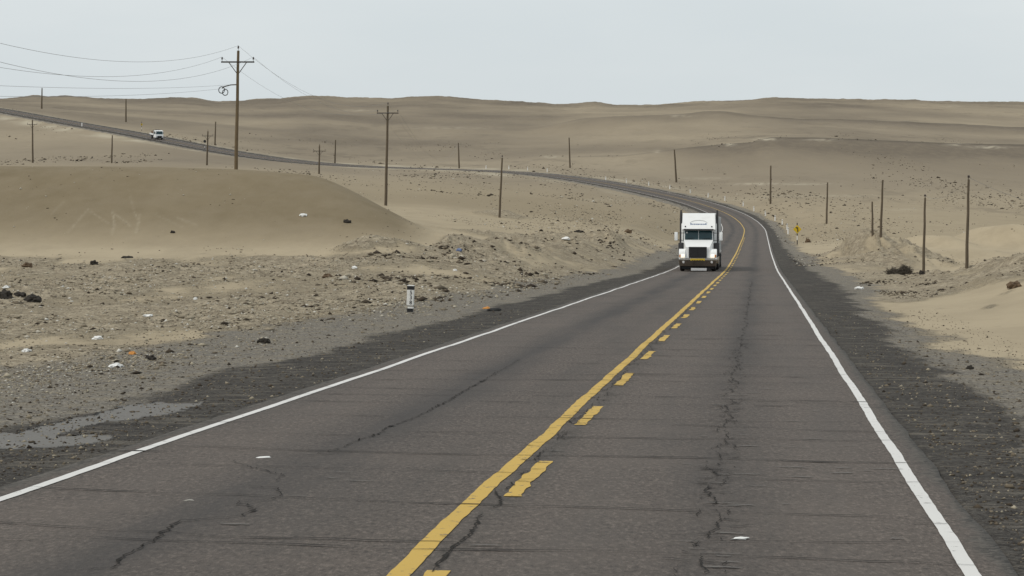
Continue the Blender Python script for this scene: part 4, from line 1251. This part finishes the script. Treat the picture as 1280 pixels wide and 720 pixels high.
# ------------------------------------------------------------------ kilometre stone
kb = hit(512.5, 390)
sk = kb.y / F
W, H = 11.2 * sk, 33.5 * sk
km = empty('milestone', kb, -.12)
tag(km, 'white concrete kilometre stone with a black top and black digits, left of the road', 'milestone')
km.rotation_euler = (0, .035, -.18)
W2 = W * .74
b = MB(); b.box((0, 0, H * .56), (W2, W2 * .7, H * .62), bev=.008); b.build('stone_shaft', m_wflat, km)
b = MB(); b.box((0, 0, H * .90), (W2 * 1.02, W2 * .72, H * .14), bev=.006); b.build('black_band', m_black, km)
b = MB(); b.box((0, 0, H * .985), (W2, W2 * .7, H * .03), bev=.006); b.build('stone_cap', m_wflat, km)
b = MB(); b.box((W2 * .06, 0, H * .20), (W2 * .86, W2 * .68, H * .12)); b.build('bare_concrete', m_grey, km)
b = MB(); b.box((W2 * .1, -.004, H * .165), (W2 * .82, W2 * .7, H * .06), bev=.004); b.build('white_band', m_wflat, km)
b = MB(); b.box((W2 * .02, 0, H * .03), (W2 * .84, W2 * .66, H * .22)); b.build('stone_foot', m_black, km)
for k, ch in enumerate('538'):
    cu = bpy.data.curves.new('digit', 'FONT'); cu.body = ch; cu.size = H * .20; cu.extrude = .002; cu.align_x = 'CENTER'; cu.offset = .0015
    to = bpy.data.objects.new('tmp', cu); COL.objects.link(to)
    dg = bpy.context.evaluated_depsgraph_get()
    me = bpy.data.meshes.new_from_object(to.evaluated_get(dg)); me.materials.clear(); me.materials.append(m_black)
    bpy.data.objects.remove(to)
    o = bpy.data.objects.new('digit', me); COL.objects.link(o); o.parent = km
    o.location = (W2 * .14, -W2 * .35 - .004, H * (.665 - .185 * k)); o.rotation_euler = (PI / 2, 0, 0)

# ------------------------------------------------------------------ signs
def bend_sign(px, base_py, top_py, label, face='front', wd=.78, D=None, turn=0.):
    if D: x = (px - 640) / F * D; b = Vector((x, D, ground(x, D)))
    else: b = hit(px, base_py)
    H = (P(px, top_py, b.y).z - b.z)
    r = empty('road_sign', b, turn)
    tag(r, label, 'road sign')
    n = 5
    for k in range(n):
        z0_, z1_ = H * k / n, H * (k + 1) / n
        m_ = MB(); m_.box((0, 0, (z0_ + z1_) / 2 - (.1 if k == 0 else 0)), (.11, .07, (z1_ - z0_) + (.2 if k == 0 else 0)))
        m_.build('post_band', m_black if k % 2 == 0 else m_wflat, r)
    zc_ = H * .70
    b2 = MB()
    if face == 'dark':
        b2.lathe_x([(-.012, wd * .5), (.012, wd * .5)], (0, 0, 0), 28)
        b2.build('sign_panel', m_black, r, loc=(0, -.06, H - wd * .45), rot=(0, 0, PI / 2))
        return r
    b2.box((0, 0, 0), (wd * .86, .025, wd * .86), Matrix.Rotation(PI / 4, 3, 'Y'), bev=.01)
    # rounded corners: clip with a disc
    pn = b2.build('sign_panel', m_signy, r, loc=(0, -.065, zc_))
    ar = MB()
    ar.tube([(.04, 0, -.30), (.06, 0, -.10), (.03, 0, .06), (-.06, 0, .16)], .055, 6)
    ar.hexa([(-.20, -.02, .20), (-.02, -.02, .06), (-.02, .02, .06), (-.20, .02, .20), (-.20, -.02, .26), (.10, -.02, .24), (.10, .02, .24), (-.20, .02, .26)])
    ar.build('bend_arrow', m_black, pn, loc=(0, -.03, 0))
    return r


bend_sign(996.5, 305.5, 278.5, 'yellow bend warning sign on a black and white banded post by the right verge', wd=.86)
s2 = bend_sign(177, 164, 152, 'tiny yellow warning sign beside the far road, left of the flatbed truck', wd=.9, turn=.9)
x_ = hit(256, 187.4)
bend_sign(256, 187.4, 175, 'tiny sign with a dark round back at the near edge of the far road', 'dark', 1.0)

# ------------------------------------------------------------------ guide posts round the outside of the bend
gpts = [(985.2, 292.6), (983.6, 287.2), (977.8, 281.5), (968.8, 276), (956.8, 270), (942.3, 264), (929, 257.8), (906, 251), (885, 246.8), (863, 241.5), (837.3, 236.3), (811, 232.2), (783, 228.5), (757, 225.3), (684, 215), (659.5, 213), (636, 211.6), (607.5, 211)]
ords = ['nearest', 'second', 'third', 'fourth', 'fifth', 'sixth', 'seventh', 'eighth', 'ninth', 'tenth', 'eleventh', 'twelfth', 'thirteenth', 'fourteenth', 'fifteenth', 'sixteenth', 'seventeenth', 'eighteenth']
proto = None
for k, (px, py) in enumerate(gpts):
    b = hit(px, py)
    lab = 'white guide post outside the bend, %s' % ('nearest to the yellow bend sign' if k == 0 else '%s counted from the yellow bend sign' % ords[k])
    if k == 17: lab = 'white guide post farthest along the bend from the yellow sign'
    if proto is None:
        proto = empty('guide_post', b)
        m_ = MB(); m_.box((0, 0, .46), (.24, .16, 1.12), bev=.02, taper=(.85, .85)); m_.build('post', m_wflat, proto)
        m_ = MB(); m_.box((0, 0, .84), (.214, .143, .08)); m_.build('reflector_band', m_grey, proto)
        o = proto
    else:
        o = proto.copy(); COL.objects.link(o); o.location = b
        for ch in proto.children:
            c2 = ch.copy(); COL.objects.link(c2); c2.parent = o
    o.rotation_euler = (rng.normal() * .03, rng.normal() * .03, rng.normal() * .4)
    tag(o, lab, 'guide post', 'white guide posts round the bend')
b = hit(102.3, 158)
o = empty('marker_post', b)
m_ = MB(); m_.box((0, 0, .75), (.42, .2, 1.7), bev=.03); m_.build('post', m_wflat, o)
m_ = MB(); m_.box((0, -.004, 1.45), (.43, .21, .2)); m_.build('black_band', m_black, o)
tag(o, 'lone white marker post at the near edge of the far climbing road', 'marker post')

# ------------------------------------------------------------------ dry brush
b = hit(1125, 343)
sb = b.y / F
m_twig = simple('dry_grey_brush', (.10, .085, .066), .95, var=.45, scale=5.)
br = MB()
for k in range(1100):
    right_ = rng.random() < .58
    cx_ = (6 if right_ else -7) * sb
    R_ = (8 if right_ else 9) * sb; Hh = (11 if right_ else 7) * sb
    a_ = rng.uniform(0, 2 * PI); rr = math.sqrt(rng.random())
    p0 = Vector((cx_ + R_ * rr * math.cos(a_), R_ * .8 * rr * math.sin(a_), Hh * rng.random() * math.sqrt(max(0, 1 - rr * rr * .8))))
    d_ = Vector((rng.normal(), rng.normal(), rng.normal() * .6)).normalized() * rng.uniform(.12, .36)
    p1 = p0 + d_ * .5 + Vector(rng.normal(size=3) * .03); p2 = p0 + d_
    for p_ in (p0, p1, p2): p_.z = max(p_.z, .0)
    br.tube([p0, p1, p2], [.014, .011, .006], 3)
o = br.build('dry_brush', m_twig, loc=(b.x, b.y, ground(b.x, b.y)))
tag(o, 'low heap of dry grey brush lying on the sand beside a bare pole', 'brush')

# ------------------------------------------------------------------ litter and single clods
m_plw = simple('white_plastic', (.74, .74, .72), .45, var=.08)
m_plo = simple('orange_plastic', (.55, .24, .05), .6, var=.2)
m_plb = simple('blue_plastic', (.14, .19, .33), .6, var=.25)
m_brn = simple('brown_clod', (.125, .085, .052), .95, var=.35, scale=7.)
m_drk = simple('dark_clod', (.034, .029, .023), .95, var=.35, scale=7.)


def crumple(name, px, py, wpx, hpx, m, label, cat, group=None, style='bag'):
    g = hit(px, py)
    s_ = g.y / F
    w_, h_ = wpx * s_, max(hpx * s_, .012)
    bm = bmesh.new()
    bmesh.ops.create_icosphere(bm, subdivisions=3 if style != 'sheet' else 2, radius=1.0)
    sd = rng.uniform(0, 50)
    for v_ in bm.verts:
        c_ = v_.co
        n_ = float(fbm(np.array([c_.x * 1.7 + sd]), np.array([c_.y * 1.7 + c_.z * 1.3 + sd]), 3)[0])
        n2_ = float(perlin(np.array([c_.x * 4 + sd]), np.array([c_.y * 4 - c_.z * 3])) [0])
        k_ = 1 + (.75 * n_ + .22 * n2_)
        if style == 'sheet': k_ = 1 + .9 * n_
        fl_ = .2 if name == 'paper_scrap' else .42
        v_.co = Vector((c_.x * w_ * .5 * k_, c_.y * w_ * fl_ * k_, max(-.25, c_.z) * h_ * .8 * k_ + h_ * .12))
    me = bpy.data.meshes.new(name); bm.to_mesh(me); bm.free(); me.materials.append(m)
    o = bpy.data.objects.new(name, me); COL.objects.link(o)
    o.location = (g.x, g.y, on_ground(g.x, g.y)); o.rotation_euler = (0, 0, rng.uniform(-.5, .5))
    tag(o, label, cat, group)
    return o


LG = 'scraps of litter beside the road'
for nm, px, py, wp, hp, m_, lb, ct, st in [
    ('plastic_sheet', 379, 270.5, 11, 3.5, m_plw, 'white plastic sheet lying high on the bare dune face', 'litter', 'sheet'),
    ('plastic_bag', 145, 459, 17, 5, m_plw, 'largest crumpled white bag on the gravel, near the left shoulder', 'litter', 'bag'),
    ('plastic_bag', 165, 443, 9, 4, m_plo, 'orange plastic scrap among the stones left of the road', 'litter', 'bag'),
    ('plastic_bag', 184, 396, 13, 3, m_plw, 'flat white scrap in the middle of the stony ground, right of the dark clods', 'litter', 'sheet'),
    ('plastic_bag', 244, 374.5, 5, 3, m_plw, 'small round white scrap straight below the coil pole on stony ground', 'litter', 'bag'),
    ('plastic_bag', 122, 424, 13, 4, m_plw, 'torn white scrap above the largest white bag', 'litter', 'bag'),
    ('plastic_bag', 33, 440, 11, 4, m_plw, 'white scrap nearest the lower left corner of the stony ground', 'litter', 'bag'),
    ('plastic_bag', 8, 360.5, 10, 3, m_plw, 'white scrap just above the big dark clods at the left edge', 'litter', 'sheet'),
    ('plastic_bag', 443, 335.5, 7, 3, m_plw, 'white scrap at the foot of the rubble beside the dune tail', 'litter', 'bag'),
    ('plastic_bag', 574, 314.5, 7, 3.5, m_plb, 'blue and white scrap on the rubble mound below the leaning pole', 'litter', 'bag'),
    ('plastic_sheet', 707, 299.5, 11, 3, m_plw, 'white board scrap on the flat ground behind the rubble mound', 'litter', 'sheet'),
    ('plastic_bag', 569, 338.5, 5, 2.5, m_plw, 'small white scrap between the kilometre stone and rubble mound', 'litter', 'bag'),
    ('cardboard_scrap', 609, 386, 9, 3, m_plo, 'ochre cardboard scrap on the left shoulder beside a black tyre shred', 'litter', 'sheet'),
    ('plastic_bag', 1074, 361.5, 11, 3.5, m_plw, 'crumpled white bag on the sand right of the road', 'litter', 'bag'),
    ('paper_scrap', 329, 590.5, 22, .5, m_plw, 'pale paper scrap lying on the left lane asphalt', 'litter', 'sheet'),
    ('paper_scrap', 236, 648, 15, .5, m_grey, 'small tan scrap lying on a crack in the left lane', 'litter', 'sheet'),
    ('paper_scrap', 926, 698, 26, .5, m_plw, 'white paper strip lying on the right lane asphalt', 'litter', 'sheet'),
]:
    crumple(nm, px, py, wp, hp, m_, lb, ct, LG, st)
crumple('tyre_shred', 618, 388.5, 15, 4, m_rubber, 'black tyre shred on the left shoulder near the kilometre stone', 'tyre shred', None, 'sheet')
CG = 'dark clods on the sand'
for px, py, wp, hp, m_, lb in [
    (6, 373, 22, 11, m_drk, 'big dark clod cut by the left edge of the stony ground'),
    (42, 377, 22, 9, m_drk, 'biggest dark slab of earth in the clod cluster at left'),
    (25, 370, 14, 5, m_drk, 'narrow dark slab between the two biggest clods at left'),
    (34, 334, 13, 5.5, m_brn, 'brown clod at the dune foot on the far left'),
    (117, 330.5, 10, 5, m_drk, 'greenish dark clod at the dune foot, below the scratched sand'),
    (159, 322.5, 14, 3, m_drk, 'flat dark slab lying along the dune foot'),
    (216, 291.5, 6, 3, m_drk, 'single black clod on the lower dune face below the scratches'),
    (434, 278.5, 9, 4.5, m_drk, 'dark clod pile on the dune slope near its tail'),
    (409, 347, 12, 5, m_brn, 'reddish brown clod on the stony ground below the dune tail'),
    (188, 450, 13, 6, m_drk, 'black clod beside the largest white bag'),
    (330, 429, 17, 7, m_drk, 'dark clod where the stony ground meets the gravel shoulder'),
    (1152, 342.5, 8, 4.5, m_drk, 'small dark clod at the foot of the pole beside the brush'),
    (1212, 461, 9, 4.5, m_drk, 'black clod alone on the pale sand right of the road'),
    (1268, 360, 20, 8, m_brn, 'dark brown outcrop on the near sand slope at the right edge'),
    (1010, 303, 6, 5, m_brn, 'brown lump on the small sand heap beside the yellow sign'),
    (724, 290.5, 12, 3, m_drk, 'dark plank like clod on the flat ground behind the white board scrap'),
    (785, 291, 10, 4.5, m_brn, 'brown clod on top of the sand heap left of the lorry')]:
    crumple('earth_clod', px, py, wp, hp, m_, lb, 'clod', CG)

# ------------------------------------------------------------------ light
SUN_EL, SUN_AZ = math.radians(54), math.radians(-112)     # azimuth from +Y towards +X
wd_ = bpy.data.worlds.new('World'); SC.world = wd_; wd_.use_nodes = True
nt = wd_.node_tree
for n in list(nt.nodes): nt.nodes.remove(n)
q = NB(nt)
sky = q.n('ShaderNodeTexSky', None, sky_type='NISHITA')
sky.sun_disc = False; sky.sun_elevation = SUN_EL; sky.sun_rotation = SUN_AZ
sky.dust_density = 4.0; sky.air_density = 1.0; sky.ozone_density = 1.0; sky.altitude = 300
tc = q.n('ShaderNodeTexCoord').outputs['Generated']
cl = q.noise(q.scaled(tc, (1, 1, 3.5)), 2.2, 5, .55)
cloud = q.mix(q.mapr(cl, .3, .7), (6.9, 7.5, 7.75), (7.75, 8.2, 8.3))
col = q.mix(.90, sky.outputs[0], cloud)
bg = q.n('ShaderNodeBackground', {'Color': col, 'Strength': .10})
out = q.n('ShaderNodeOutputWorld', {0: bg.outputs[0]})
sd = bpy.data.lights.new('sun', 'SUN'); sd.energy = 1.5; sd.angle = math.radians(10); sd.color = (1., .92, .80)
so = bpy.data.objects.new('sun', sd); COL.objects.link(so)
dirv = Vector((math.sin(SUN_AZ) * math.cos(SUN_EL), math.cos(SUN_AZ) * math.cos(SUN_EL), math.sin(SUN_EL)))
so.rotation_euler = (-dirv).to_track_quat('-Z', 'Y').to_euler(); so.location = (0, 0, 200)

SC.view_settings.view_transform = 'Standard'; SC.view_settings.look = 'None'
SC.view_settings.exposure = 0.0; SC.view_settings.gamma = 1.0
SC.cycles.use_denoising = True
SC.cycles.max_bounces = 5
SC.render.resolution_x, SC.render.resolution_y = 1024, 576
